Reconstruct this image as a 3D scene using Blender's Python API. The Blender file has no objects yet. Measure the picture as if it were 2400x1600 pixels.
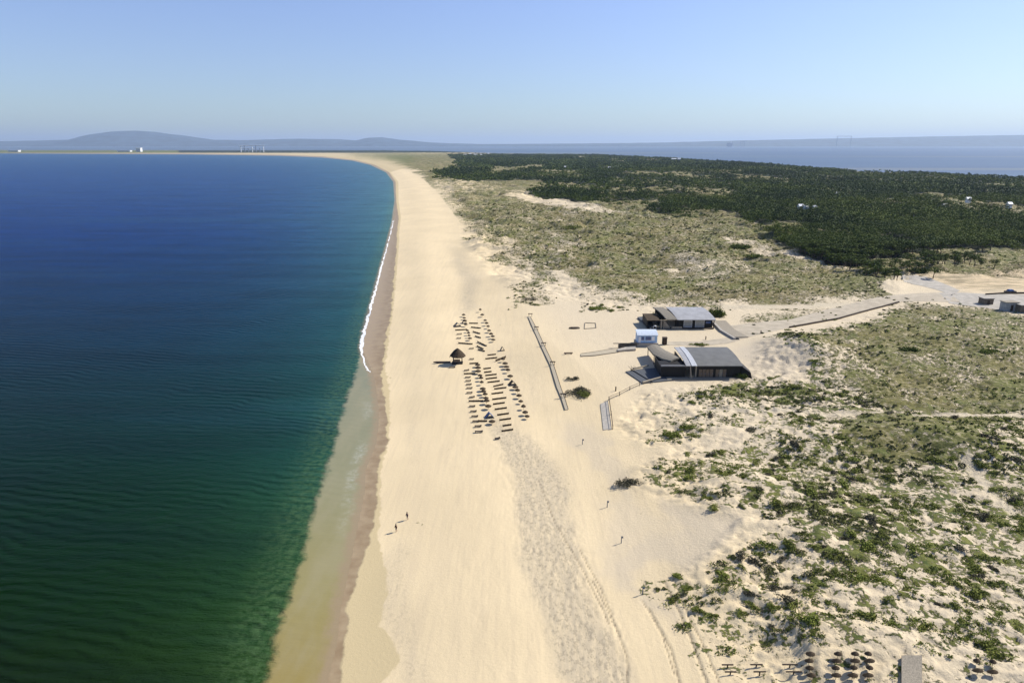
import bpy, bmesh, math, random
import numpy as np
from mathutils import Vector, Matrix
random.seed(7); RNG = np.random.default_rng(11)
S = bpy.context.scene
COL = S.collection
# ------------------------------------------------------------------ camera
CAMH = 60.0; F = 1600.0; PITCH = math.atan(462.0/1600.0)
cam = bpy.data.objects.new('camera', bpy.data.cameras.new('camera')); COL.objects.link(cam)
cam.location = (0, 0, CAMH); cam.rotation_euler = (math.pi/2-PITCH, 0, 0)
cam.data.lens = 24.0; cam.data.sensor_width = 36.0; cam.data.clip_end = 200000; cam.data.clip_start = 1
S.camera = cam
# ------------------------------------------------------------------ world, sun, exposure
SUN_EL = math.radians(40); SUN_AZ = math.radians(68)      # azimuth measured from +Y towards +X
W = bpy.data.worlds.new("World"); S.world = W; W.use_nodes = True
nt = W.node_tree; nt.nodes.clear()
wo = nt.nodes.new('ShaderNodeOutputWorld'); bg = nt.nodes.new('ShaderNodeBackground')
sky = nt.nodes.new('ShaderNodeTexSky'); sky.sky_type = 'NISHITA'; sky.sun_disc = False
sky.sun_elevation = SUN_EL; sky.sun_rotation = SUN_AZ; sky.altitude = 60
sky.air_density = 1.0; sky.dust_density = 0.4; sky.ozone_density = 2.0
tc = nt.nodes.new('ShaderNodeTexCoord'); sx = nt.nodes.new('ShaderNodeSeparateXYZ')
rp = nt.nodes.new('ShaderNodeValToRGB')
SKYT = [(0.0, (0.66, 0.78, 0.96)), (0.02, (0.66, 0.78, .96)), (0.10, (0.80, 0.83, 1.04)), (0.24, (0.99, 0.94, 1.19)), (1.0, (.9, .9, .95))]
rp.color_ramp.elements[0].position = SKYT[0][0]; rp.color_ramp.elements[0].color = (*SKYT[0][1], 1)
rp.color_ramp.elements[1].position = SKYT[-1][0]; rp.color_ramp.elements[1].color = (*SKYT[-1][1], 1)
for p, c in SKYT[1:-1]:
    e = rp.color_ramp.elements.new(p); e.color = (*c, 1)
mu = nt.nodes.new('ShaderNodeMix'); mu.data_type = 'RGBA'; mu.blend_type = 'MULTIPLY'; mu.inputs[0].default_value = 1
nt.links.new(tc.outputs['Generated'], sx.inputs[0]); nt.links.new(sx.outputs['Z'], rp.inputs[0])
nt.links.new(sky.outputs[0], mu.inputs[6]); nt.links.new(rp.outputs[0], mu.inputs[7])
nt.links.new(mu.outputs[2], bg.inputs[0]); bg.inputs[1].default_value = 0.1
nt.links.new(bg.outputs[0], wo.inputs[0])
sl = bpy.data.lights.new('sun', 'SUN'); sl.energy = 4.9; sl.angle = math.radians(0.5); sl.color = (1.0, 0.945, 0.845)
so = bpy.data.objects.new('sun', sl); COL.objects.link(so)
sd = Vector((math.sin(SUN_AZ)*math.cos(SUN_EL), math.cos(SUN_AZ)*math.cos(SUN_EL), math.sin(SUN_EL)))
so.rotation_euler = sd.to_track_quat('Z', 'Y').to_euler(); so.location = (300, 100, 400)
S.view_settings.view_transform = 'Standard'; S.view_settings.look = 'None'
S.view_settings.exposure = 0.45; S.view_settings.gamma = 1
# ------------------------------------------------------------------ projection helpers (2400x1600 survey of the site)
cp, sp = math.cos(PITCH), math.sin(PITCH)
def g(px, py, z=0.0):
    a = (px-1200)/F; b = (800-py)/F
    dx, dy, dz = a, cp+b*sp, -sp+b*cp
    t = (z-CAMH)/dz
    return np.array([dx*t, dy*t, z])
def q(px, py, z=0.0):                  # the same, measured on the 2352 px survey
    return g(px*1.020408, py*1.020408, z)
def proj(x, y, z):
    d = y*cp-(z-CAMH)*sp; u = y*sp+(z-CAMH)*cp
    d = np.maximum(d, 1e-3)
    return 1200+F*x/d, 800-F*u/d
# ------------------------------------------------------------------ noise
def h2(ix, iy, s):
    n = (ix.astype(np.int64)*374761393+iy.astype(np.int64)*668265263+s*1442695041) & 0xffffffff
    n = ((n ^ (n >> 13))*1274126177) & 0xffffffff
    return ((n ^ (n >> 16)) & 0xffff)/65535.0
def vn(x, y, s=0):
    x = np.asarray(x, float); y = np.asarray(y, float)
    fx = np.floor(x); fy = np.floor(y); tx = x-fx; ty = y-fy
    tx = tx*tx*(3-2*tx); ty = ty*ty*(3-2*ty)
    a = h2(fx, fy, s); b = h2(fx+1, fy, s); c = h2(fx, fy+1, s); d = h2(fx+1, fy+1, s)
    return (a*(1-tx)+b*tx)*(1-ty)+(c*(1-tx)+d*tx)*ty
def fbm(x, y, o=4, s=0):
    r = 0; am = .5; t = 0
    for k in range(o):
        r = r+am*vn(x, y, s+k*17); t += am; x = x*2.03+3.1; y = y*2.03-1.7; am *= .5
    return r/t
def sm(a, b, x):
    t = np.clip((x-a)/(b-a), 0, 1); return t*t*(3-2*t)
# ------------------------------------------------------------------ coast lines: x as a function of y
def line(pts, ext=None):
    P = np.array([q(a, b)[:2] for a, b in pts])
    o = np.argsort(P[:, 1]); P = P[o]
    return lambda y: np.interp(y, P[:, 1], P[:, 0])
WATER = line([(700,1760),(750,1568),(772,1480),(780,1400),(802,1300),(818,1220),(836,1130),(838,1080),(862,1020),(870,960),(864,900),(855,856),(832,803),(840,756),(855,700),(870,640),(888,570),(903,510),(909,460),(905,418),(888,396),(852,379),(810,369),(740,362),(640,358),(440,355),(200,353.4),(0,352.4),(-900,351)])
WET = line([(760,1760),(783,1568),(786,1480),(800,1400),(827,1310),(850,1235),(868,1180),(861,1110),(866,1080),(886,1020),(889,960),(881,900),(877,862),(884,800),(898,720),(906,620),(913,540),(925,500),(926,460),(920,418),(902,396),(866,379),(822,368.5),(750,361),(650,357),(450,354),(200,352.4),(0,351.7),(-900,350.7)])
SHELF = line([(560,1760),(608,1568),(640,1430),(690,1290),(727,1140),(765,1030),(792,920),(812,870),(828,815),(836,756),(851,700),(866,640),(884,570),(899,510),(906,460),(903,418),(886,396),(850,379),(808,369),(738,362),(640,358),(440,355),(200,353.4),(0,352.4),(-900,351)])
DAMP = line([(860,1760),(880,1568),(922,1518),(905,1480),(872,1440),(892,1350),(884,1300),(868,1235),(876,1180),(872,1110),(880,1060),(895,1000),(896,900),(885,850),(890,800),(902,720),(912,620),(918,540),(930,500),(932,460),(926,418),(905,396)])
ESTU = line([(3300,470),(2352,413),(2200,405),(2000,398),(1760,379),(1550,366),(1400,358),(1150,354),(1050,349.5),(1000,348),(900,347)])
YEND = q(600, 346.2)[1]
def zbase(x, y):
    s = x-WATER(y)
    k = np.clip(y/400, 1, 1.3)
    z = np.where(s < 0, np.maximum(s*0.06, -3.0), 0)
    z = z+1.5*sm(0, 26, s/k)+1.7*sm(34, 62, s/k)
    e = ESTU(y)-x
    z = np.minimum(z, -2.5+5.5*sm(-30, 60, e))
    return np.where(y > YEND, np.minimum(z, -2.5), z)
# ------------------------------------------------------------------ survey rasters (ground cover), quarter scale
RW, RH = 760, 400; OX = -320
def raster(polys, blur=2):
    M = np.zeros((RH, RW)); X, Y = np.meshgrid(np.arange(RW)*4+OX+2, np.arange(RH)*4+2)
    for val, pts in polys:
        P = np.array(pts, float)*1.020408; ins = np.zeros(M.shape, bool); n = len(P)
        for i in range(n):
            x1, y1 = P[i]; x2, y2 = P[(i+1) % n]
            if y1 == y2: continue
            c = ((y1 > Y) != (y2 > Y)) & (X < (x2-x1)*(Y-y1)/(y2-y1)+x1)
            ins ^= c
        M[ins] = val
    for _ in range(blur):
        Mp = np.pad(M, 2, mode='edge')
        M = sum(Mp[2:-2, i:i+RW] for i in range(5))/5
        Mp = np.pad(M, 2, mode='edge'); M = sum(Mp[i:i+RH, 2:-2] for i in range(5))/5
    return M
def warp(x, y, px, py, k=1.5):         # ragged natural edges for the ground cover
    a = np.clip(y, 60, 3000); w = k*1600/a
    f1 = fbm(x/14, y/14, 4, 51)-.5; f2 = fbm(x/14+9, y/14, 4, 57)-.5; g1 = fbm(x/60, y/60, 3, 61)-.5; g2 = fbm(x/60, y/60+5, 3, 67)-.5
    return px+w*(f1*13+g1*np.clip(y/12, 0, 40)), py+w*(f2*5+g2*np.clip(y/40, 0, 12))*.6
def samp(M, px, py):
    fx = np.clip((px-OX)/4-.5, 0, RW-1.01); fy = np.clip(py/4-.5, 0, RH-1.01)
    ix = fx.astype(int); iy = fy.astype(int); tx = fx-ix; ty = fy-iy
    return (M[iy, ix]*(1-tx)+M[iy, ix+1]*tx)*(1-ty)+(M[iy+1, ix]*(1-tx)+M[iy+1, ix+1]*tx)*ty
VEG = raster([
 (.45, [(1600,935),(1800,930),(2700,925),(2700,1000),(1900,1000),(1600,975)]),
 (.74, [(960,352),(1060,350),(2700,400),(2700,620),(2050,640),(1660,540),(1250,450),(1010,425)]),
 (.78, [(760,348),(1070,348),(1050,380),(1040,412),(1060,470),(1040,480),(990,440),(965,408),(930,383),(880,369),(800,361)]),
 (.50, [(985,430),(1010,410),(1150,432),(1180,600),(1300,690),(1200,690),(1110,600),(1040,520)]),
 (.72, [(1040,440),(1150,440),(1250,470),(1400,490),(1640,500),(1700,560),(1850,600),(2070,640),(2080,690),(1850,700),(1650,702),(1500,690),(1400,670),(1290,650),(1210,600),(1150,560),(1080,500)]),
 (.64, [(1150,500),(1330,490),(1330,640),(1200,620)]),
 (.35, [(1330,660),(1700,690),(1700,702),(1500,712),(1390,705)]),
 (.6, [(1490,600),(1590,570),(1640,600),(1700,640),(1560,650)]),
 (.55, [(1700,712),(1800,710),(1990,703),(1960,712),(1880,724),(1800,742),(1720,752),(1690,735)]),
 (.66, [(1500,950),(1590,905),(1700,878),(1780,880),(1850,880),(1840,830),(1790,775),(2030,700),(2120,695),(2700,730),(2700,962),(1700,950)]),
 (.52, [(1790,775),(1850,800),(1990,790),(1990,950),(1850,940),(1850,880),(1840,820)]),
 (.42, [(1480,945),(1600,905),(1850,930),(1900,1000),(1700,1000),(1530,1010),(1470,985)]),
 (.42, [(1440,1105),(1580,1060),(1700,1000),(1900,990),(2700,985),(2700,1800),(1640,1800),(1660,1568),(1610,1470),(1560,1360),(1640,1290),(1800,1230),(1680,1180),(1560,1150)]),
 (.53, [(1780,1040),(2000,1010),(2700,960),(2700,1350),(1900,1350),(1800,1150)]),
 (.74, [(1950,965),(2300,962),(2250,1040),(2000,1075),(1930,1020)]),
 (.30, [(1640,1480),(1900,1500),(2352,1500),(2700,1560),(2700,1800),(1640,1800)]),
], 2)
FINE = raster([      # 1 = fine olive grass, 0 = coarse tussocks
 (1, [(960,352),(2700,300),(2700,720),(2090,700),(1650,760),(1500,702),(1250,690),(1000,560),(900,400)]),
 (.8, [(1850,780),(2100,690),(2700,720),(2700,950),(2000,950)]),
 (.7, [(1950,965),(2300,962),(2250,1040),(2000,1075),(1930,1020)]),
 (.5, [(1850,1060),(2100,1080),(2000,1120),(1800,1110)]),
], 3)
WOODS = raster([
 (1, [(1000,400),(1060,372),(1030,356),(1100,350),(1300,340),(2700,340),(2700,585),(2352,592),(2230,580),(2090,578),(2040,612),(1960,612),(1900,602),(1850,588),(1830,556),(1740,532),(1690,530),(1670,492),(1600,486),(1500,492),(1440,478),(1330,462),(1240,448),(1200,432),(1260,418),(1130,416),(1020,414)]),
 (0, [(1180,402),(1330,404),(1330,407),(1180,408)]),
 (0, [(1110,392),(1240,378),(1260,386),(1160,396),(1120,400)]),
 (0, [(1190,430),(1245,428),(1250,438),(1200,440)]),
 (0, [(1300,470),(1400,452),(1410,462),(1350,476)]),
 (.5, [(1480,428),(1640,412),(1650,440),(1520,446)]),
 (.45, [(1520,400),(1700,392),(1720,402),(1540,408)]),
 (0, [(1655,432),(1680,425),(1680,442),(1660,446)]),
 (0, [(1780,488),(1830,486),(1835,493),(1790,494)]),
 (0, [(2290,492),(2352,486),(2500,490),(2500,500),(2300,504)]),
 (0, [(1650,476),(1700,470),(1700,478),(1660,482)]),
 (.5, [(1990,530),(2060,530),(2060,538),(1990,536)]),
], 0)
SMOOTH = raster([    # level made ground: beach, tracks, yards, roads
 (1, [(0,340),(900,345),(960,390),(1010,440),(1060,560),(1150,640),(1230,690),(1330,690),(1400,705),(1480,712),(1700,705),(2060,672),(2100,640),(2700,650),(2700,742),(2270,735),(2220,712),(2090,705),(1900,752),(1740,798),(1720,870),(1620,886),(1480,900),(1400,990),(1520,1040),(1440,1090),(1420,1120),(1560,1160),(1700,1200),(1640,1260),(1530,1340),(1600,1480),(1640,1568),(1640,1800),(-900,1800),(-900,340)]),
], 2)
ROADM = raster([
 (1, [(2050,690),(2070,640),(2130,640),(2200,668),(2352,672),(2700,672),(2700,742),(2270,735),(2220,715),(2080,712),(1960,738),(1800,790),(1690,800),(1500,800),(1500,782),(1650,778),(1700,755),(1790,738),(1950,700)]),
], 1)
TRACK = raster([     # trampled, darker sand; also masks the painted footprint shadows
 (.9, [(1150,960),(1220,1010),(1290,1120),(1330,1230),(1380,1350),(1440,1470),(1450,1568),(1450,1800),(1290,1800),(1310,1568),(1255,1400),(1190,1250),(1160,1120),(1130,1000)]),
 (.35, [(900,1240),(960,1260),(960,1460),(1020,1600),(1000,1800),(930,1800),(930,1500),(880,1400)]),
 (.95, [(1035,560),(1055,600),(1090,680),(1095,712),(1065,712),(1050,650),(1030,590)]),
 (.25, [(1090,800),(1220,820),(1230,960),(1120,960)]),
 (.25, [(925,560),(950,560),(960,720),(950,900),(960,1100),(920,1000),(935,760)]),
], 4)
GREY = raster([      # pale grey, silty sand
 (1, [(1500,1150),(1700,1200),(1620,1260),(1560,1340),(1620,1470),(1560,1400),(1530,1320)]),
 (.7, [(1300,980),(1400,990),(1440,1080),(1420,1140),(1500,1200),(1540,1340),(1480,1300),(1340,1100)]),
 (1.0, [(1700,850),(1720,800),(1790,775),(1840,790),(1850,850),(1780,875)]),
 (.8, [(1800,780),(1850,800),(1850,860),(1760,840)]),
], 3)
TILL = raster([(1, [(2040,598),(2352,596),(2700,600),(2700,672),(2230,672),(2150,650),(2080,635),(2040,610)])], 1)
PATHM = raster([
 (1, [(1620,944),(1900,953),(2200,950),(2700,950),(2700,955),(2200,956),(1900,959),(1620,950)]),
 (1, [(1660,700),(1850,700),(1990,698),(1990,704),(1850,708),(1660,708)]),
 (.8, [(2200,1055),(2222,1052),(2290,1130),(2340,1180),(2320,1185),(2270,1140)]),
], 0)
# dune mounds: x, y (2352 survey), radius along x, along y, height
MOUNDS = []
for a, b, rx, ry, hh in [(1610,610,16,18,5.0),(1700,640,22,14,3.0),(2200,480,120,60,5),(1300,500,50,40,3),(1450,560,30,24,-2.2),(1180,520,16,30,2),
                         (1850,815,9,16,3.2),(2000,830,26,20,2.0),(1960,1010,22,9,2.4),(2230,1010,12,10,2.0),(1720,1120,10,8,1.2),(1900,1240,14,9,1.6),(2100,1400,14,8,1.3),
                         (1620,1350,6,8,.9),(1850,1480,5,4,.9),(2020,1480,6,4,1.1),(1480,1100,6,5,.8),(1800,680,40,10,2.0),(1950,650,20,8,1.6),(2250,790,22,16,2.0),(1240,395,60,90,4),(1600,400,220,160,5)]:
    p = q(a, b, 3.2); MOUNDS.append((p[0], p[1], rx, ry, hh))
def zt(x, y, fine=True):
    x = np.asarray(x, float); y = np.asarray(y, float)
    zb = zbase(x, y); px, py = proj(x, y, zb)
    smo = samp(SMOOTH, px, py); s = x-WATER(y)
    z = zb.copy() if hasattr(zb, 'copy') else zb
    for cx, cy, rx, ry, hh in MOUNDS:
        z = z+hh*np.exp(-((x-cx)/rx)**2-((y-cy)/ry)**2)*sm(1.6, 3.1, zb)
    rough = (1-smo)*sm(1.6, 3.0, zb)
    far = np.clip(y/300, .6, 4)
    z = z+rough*(fbm(x/18+fbm(x/9, y/9, 2, 5)*1.2, y/13, 4, 3)-.5)*(3.4+2.6*sm(230, 330, y))*np.clip(far, 0.8, 1.6)
    if fine:
        tr = samp(TRACK, px, py); a = np.clip(200/np.maximum(y, 1), .3, 1)
        r1 = 1-np.abs(2*fbm(x/2.6+.7*fbm(x, y, 2, 8), y/2.1, 3, 9)-1)
        z = z+rough*((r1-.6)*1.0+(fbm(x/1.5, y/1.0, 3, 21)-.5)*.95)*np.clip(a, .6, 1)*(.62+.38*sm(110, 170, y))
        z = z+(smo*sm(.4, 1.2, zb))*((fbm(x/3, y/7, 3, 31)-.5)*.10+(fbm(x/.45, y/1.2, 2, 33)-.5)*(.03+.15*tr))*a
        z = z+sm(.3, 1.2, zb)*samp(TILL, px, py)*(fbm(x/12-y/14, y/7, 3, 41)-.5)*1.5
    return z
def zt1(x, y): return float(zt(np.array([x]), np.array([y]))[0])
def onland(px, py, scale=1.020408):      # survey point laid on the terrain surface
    z = 3.0
    for _ in range(6):
        p = g(px*scale, py*scale, z); z = .5*z+.5*zt1(p[0], p[1])
    p = g(px*scale, py*scale, z); return Vector((p[0], p[1], zt1(p[0], p[1])))
def L24(px, py): return onland(px, py, 1.0)
# ------------------------------------------------------------------ materials
def newmat(name):
    m = bpy.data.materials.new(name); m.use_nodes = True; n = m.node_tree
    b = n.nodes['Principled BSDF']; return m, n, b
class NB:
    def __init__(s, n): s.n = n
    def at(s, name):
        a = s.n.nodes.new('ShaderNodeAttribute'); a.attribute_name = name; return a.outputs['Fac']
    def geo(s): return s.n.nodes.new('ShaderNodeNewGeometry').outputs['Position']
    def lk(s, a, b):
        if isinstance(a, (int, float)): b.default_value = a
        elif isinstance(a, tuple): b.default_value = (*a, 1) if len(a) == 3 and b.type == 'RGBA' else a
        else: s.n.links.new(a, b)
    def m(s, op, a, b=0.0, c=None):
        k = s.n.nodes.new('ShaderNodeMath'); k.operation = op; s.lk(a, k.inputs[0]); s.lk(b, k.inputs[1])
        if c is not None: s.lk(c, k.inputs[2])
        return k.outputs[0]
    def ss(s, v, lo, hi, a=0.0, b=1.0):
        k = s.n.nodes.new('ShaderNodeMapRange'); k.interpolation_type = 'SMOOTHSTEP'
        s.lk(v, k.inputs[0]); s.lk(lo, k.inputs[1]); s.lk(hi, k.inputs[2]); s.lk(a, k.inputs[3]); s.lk(b, k.inputs[4]); return k.outputs[0]
    def mapv(s, v, sc=(1, 1, 1), rot=(0, 0, 0)):
        k = s.n.nodes.new('ShaderNodeMapping'); s.lk(v, k.inputs[0]); k.inputs['Scale'].default_value = sc; k.inputs['Rotation'].default_value = rot; return k.outputs[0]
    def noise(s, v, sc, det=3, rough=.55, dist=0):
        k = s.n.nodes.new('ShaderNodeTexNoise'); s.lk(v, k.inputs['Vector']); k.inputs['Scale'].default_value = sc
        k.inputs['Detail'].default_value = det; k.inputs['Roughness'].default_value = rough; k.inputs['Distortion'].default_value = dist; return k.outputs['Fac']
    def mix(s, f, a, b, mode='MIX'):
        k = s.n.nodes.new('ShaderNodeMix'); k.data_type = 'RGBA'; k.blend_type = mode
        s.lk(f, k.inputs[0]); s.lk(a, k.inputs[6]); s.lk(b, k.inputs[7]); return k.outputs[2]
    def bump(s, h, st=.5, d=.1, nrm=None):
        k = s.n.nodes.new('ShaderNodeBump'); k.inputs['Strength'].default_value = st; k.inputs['Distance'].default_value = d
        s.lk(h, k.inputs['Height'])
        if nrm is not None: s.lk(nrm, k.inputs['Normal'])
        return k.outputs[0]
def simple(name, col, rough=.7, var=.25, scale=3.0, metal=0, spec=.3, stretch=(1, 1, 1), bump=.2):
    m, n, b = newmat(name); N = NB(n); tcn = n.nodes.new('ShaderNodeTexCoord').outputs['Object']
    v = N.mapv(tcn, stretch); f = N.noise(v, scale, 5, .6)
    f2 = N.ss(f, .3, .7)
    lo = tuple(c*(1-var) for c in col); hi = tuple(min(c*(1+var), 1) for c in col)
    N.lk(N.mix(f2, lo, hi), b.inputs['Base Color']); b.inputs['Roughness'].default_value = rough
    b.inputs['Metallic'].default_value = metal; b.inputs['Specular IOR Level'].default_value = spec
    N.lk(N.bump(f, bump, .03), b.inputs['Normal']); return m
# sand and dune ground
def ramp0(v):      # share of ground covered -> threshold of the noise
    k = N.n.nodes.new('ShaderNodeMapRange'); N.lk(v, k.inputs[0]); k.inputs[3].default_value = .33; k.inputs[4].default_value = .66
    return k.outputs[0]
M_LAND, n, b = newmat('dune_ground'); N = NB(n); P = N.geo()
veg, fine, wet, damp, trk, gry, pth, til, wood = [N.at(k) for k in ('veg', 'fine', 'wet', 'damp', 'track', 'grey', 'path', 'till', 'wood')]
nbig = N.noise(P, .03, 4, .55); nmid = N.noise(P, .35, 5, .6); nfin = N.noise(P, 2.2, 5, .65); nsm = N.noise(P, 9, 3, .6)
sand = N.mix(N.ss(nbig, .35, .65), (.62, .50, .31), (.675, .545, .34))
sand = N.mix(N.m('MULTIPLY', N.ss(nfin, .35, .75), .2), sand, (.53, .43, .28))
streak = N.noise(N.mapv(P, (1.6, .06, 1)), 1.0, 5, .6)
sand = N.mix(N.m('MULTIPLY', N.ss(streak, .42, .7), .22), sand, (.44, .355, .25))
dune = N.ss(N.at('inland'), 46, 75)
sand = N.mix(N.m('MULTIPLY', dune, .6), sand, (.53, .455, .34))
sand = N.mix(N.m('MULTIPLY', gry, .45), sand, (.45, .39, .31))
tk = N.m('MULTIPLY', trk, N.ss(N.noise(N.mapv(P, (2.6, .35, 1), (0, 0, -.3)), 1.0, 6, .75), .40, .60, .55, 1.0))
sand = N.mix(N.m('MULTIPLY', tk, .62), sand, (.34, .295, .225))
sand = N.mix(N.m('MULTIPLY', N.m('MULTIPLY', trk, N.ss(N.noise(N.mapv(P, (1.5, .8, 1), (0, 0, -.3)), 1.7, 4, .7), .50, .60)), .5), sand, (.20, .17, .12))  # dark specks: footprint shadows painted into the trampled sand colour
sand = N.mix(N.m('MULTIPLY', N.at('rut'), N.ss(nfin, .35, .6, .3, .9)), sand, (.16, .13, .09))
dm = N.ss(N.m('ADD', damp, N.m('MULTIPLY', N.m('SUBTRACT', nmid, .5), 2.5)), .25, -.25)
sand = N.mix(N.m('MULTIPLY', dm, .85), sand, (.47, .378, .212))
wt = N.ss(N.m('ADD', N.m('ADD', wet, N.m('MULTIPLY', N.m('SUBTRACT', N.noise(P, .11, 3, .6), .5), 3.2)), N.m('MULTIPLY', N.m('SUBTRACT', nmid, .5), 1.6)), .2, -.3)
sand = N.mix(wt, sand, N.mix(N.ss(nmid, .3, .7), N.mix(N.ss(N.at('wet'), -6, -1), (.31, .235, .155), (.24, .17, .095)), (.33, .25, .15)))
sand = N.mix(N.m('MULTIPLY', til, .8), sand, N.mix(N.ss(N.noise(N.mapv(P, (.3, 1.3, 1), (0, 0, .45)), .22, 5, .65), .44, .58), (.56, .43, .26), (.27, .215, .12)))
# vegetation threshold
vc = N.m('ADD', N.m('MULTIPLY', N.noise(P, .42, 6, .62, .6), .62), N.m('MULTIPLY', N.noise(P, 1.7, 4, .6), .38))
vf = N.m('ADD', N.m('MULTIPLY', N.noise(P, .10, 6, .7), .45), N.m('MULTIPLY', N.noise(P, 1.1, 5, .7), .55))
vv = N.n.nodes.new('ShaderNodeMix'); N.lk(fine, vv.inputs[0]); N.lk(vc, vv.inputs[2]); N.lk(vf, vv.inputs[3]); vv = vv.outputs[0]
th = ramp0(veg)
thr = N.m('SUBTRACT', th, vv)
vm = N.ss(thr, -.015, .035)
vcol = N.mix(N.ss(N.noise(P, .06, 4, .6), .35, .65), (.105, .115, .030), (.16, .165, .038))
vcol = N.mix(N.ss(N.noise(P, .8, 4, .6), .45, .7), vcol, (.05, .075, .015))
olive = N.mix(N.ss(N.noise(P, .045, 4, .6), .4, .62), (.165, .140, .046), (.125, .130, .030))
mot = N.noise(N.mapv(P, (.6, 1, 1)), 1.1, 6, .78); mot2 = N.noise(P, .22, 5, .65)
olive = N.mix(N.m('MULTIPLY', N.ss(mot, .49, .40), N.ss(N.noise(P, .05, 4, .6), .35, .6, .45, 1.0)), olive, (.022, .024, .008))
olive = N.mix(N.m('MULTIPLY', N.ss(mot, .52, .60), N.ss(mot2, .35, .55, .25, 1.0)), olive, (.47, .39, .265))
olive = N.mix(N.m('MULTIPLY', N.ss(mot2, .56, .66), N.ss(nfin, .35, .55)), olive, (.085, .11, .022))
vcol = N.mix(fine, vcol, olive)
vm = N.m('MULTIPLY', vm, N.m('SUBTRACT', 1.0, pth))
col = N.mix(vm, sand, vcol)
col = N.mix(N.m('MULTIPLY', pth, .8), col, (.50, .43, .31))
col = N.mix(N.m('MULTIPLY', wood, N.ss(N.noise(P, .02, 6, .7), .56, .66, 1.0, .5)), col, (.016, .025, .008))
N.lk(col, b.inputs['Base Color'])
N.lk(N.m('SUBTRACT', .93, N.m('MULTIPLY', wt, .45)), b.inputs['Roughness']); b.inputs['Specular IOR Level'].default_value = .25
hgt = N.m('ADD', N.m('MULTIPLY', nsm, .05), N.m('ADD', N.m('MULTIPLY', nfin, .12), N.m('MULTIPLY', vm, .22)))
b.inputs['Normal']; N.lk(N.bump(N.m('MULTIPLY', N.m('MULTIPLY', hgt, N.ss(N.at('inland'), 30, 70, .3, 1.0)), N.m('SUBTRACT', 1.0, wt)), .95, 1.4), b.inputs['Normal'])
# sea
M_SEA, n, b = newmat('sea_water'); N = NB(n); P = N.geo()
dist, shelf, yy, foam = N.at('dist'), N.at('shelf'), N.at('along'), N.at('foam')
def ramp(v, stops):
    k = N.n.nodes.new('ShaderNodeValToRGB'); N.lk(v, k.inputs[0]); e = k.color_ramp.elements
    e[0].position, e[0].color = stops[0][0], (*stops[0][1], 1); e[1].position, e[1].color = stops[-1][0], (*stops[-1][1], 1)
    for p_, c_ in stops[1:-1]:
        t = e.new(p_); t.color = (*c_, 1)
    return k.outputs[0]
# log scaled distance along the coast: 60 m -> 0, 6 km -> 1
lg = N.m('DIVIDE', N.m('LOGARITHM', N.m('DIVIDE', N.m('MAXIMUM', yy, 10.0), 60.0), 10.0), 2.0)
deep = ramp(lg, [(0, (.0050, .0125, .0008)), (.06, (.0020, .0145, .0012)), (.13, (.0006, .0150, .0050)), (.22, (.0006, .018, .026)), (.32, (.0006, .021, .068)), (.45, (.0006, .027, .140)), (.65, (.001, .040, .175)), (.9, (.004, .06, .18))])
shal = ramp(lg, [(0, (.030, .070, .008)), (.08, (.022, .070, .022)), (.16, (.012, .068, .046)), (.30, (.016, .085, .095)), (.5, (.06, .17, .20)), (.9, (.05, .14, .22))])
wd = N.m('ADD', N.m('MULTIPLY', yy, .16), 6.0)
nw = N.noise(N.mapv(P, (.4, .12, 1)), .12, 4, .6)
f = N.m('DIVIDE', N.m('ADD', shelf, N.m('MULTIPLY', N.m('SUBTRACT', nw, .5), 8.0)), wd)
body = N.mix(N.m('POWER', 2.718, N.m('MINIMUM', N.m('MULTIPLY', f, 1.6), 0.0)), deep, shal)
bot = N.noise(P, .05, 4, .6)
body = N.mix(N.ss(bot, .3, .7, 0, .35), body, N.mix(.5, body, (.002, .012, .02)))
st1 = N.noise(N.mapv(P, (.22, 1.2, 1), (0, 0, .12)), .05, 6, .7); st2 = N.noise(N.mapv(P, (.12, 1, 1), (0, 0, .05)), .012, 5, .65)
body = N.mix(N.ss(st1, .42, .62, 0, .42), body, N.mix(.55, body, (.0005, .004, .010)))
body = N.mix(N.ss(st2, .50, .66, 0, .35), body, N.mix(.55, body, (.02, .075, .13)))
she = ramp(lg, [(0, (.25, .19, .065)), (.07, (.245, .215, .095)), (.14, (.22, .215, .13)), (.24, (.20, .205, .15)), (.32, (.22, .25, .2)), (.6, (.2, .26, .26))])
she = N.mix(N.ss(N.noise(N.mapv(P, (.5, .15, 1), (0, 0, .3)), .5, 4, .6), .35, .7, 0, .35), she, (.30, .27, .18))
edn = N.m('MULTIPLY', N.m('SUBTRACT', N.noise(P, .35, 5, .65), .5), 3.5)
sf = N.ss(N.m('ADD', shelf, edn), -.6, .9)
col = N.mix(sf, body, she)
# seaweed green rim just outside the shelf edge
rim = N.m('MULTIPLY', N.ss(shelf, -9, -.5), N.m('SUBTRACT', 1.0, sf)); rim = N.m('MULTIPLY', rim, N.ss(N.noise(P, .9, 5, .7), .38, .62))
col = N.mix(N.m('MULTIPLY', rim, .38), col, (.10, .17, .07))
swn = N.ss(N.m('ADD', dist, N.m('MULTIPLY', N.m('SUBTRACT', N.noise(N.mapv(P, (1, .45, 1)), .8, 4, .6), .5), 3)), -2.2, -.2)
col = N.mix(N.m('MULTIPLY', swn, .75), col, (.28, .21, .14))
fn = N.noise(P, 1.1, 6, .75)
fb = N.m('ADD', dist, N.m('MULTIPLY', N.m('SUBTRACT', N.noise(P, .5, 4, .6), .5), 3.0))
fm = N.m('MULTIPLY', N.m('MULTIPLY', N.ss(fb, -4.2, -2.6), N.ss(fb, -.9, -2.0)), N.ss(fn, .38, .66))
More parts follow.
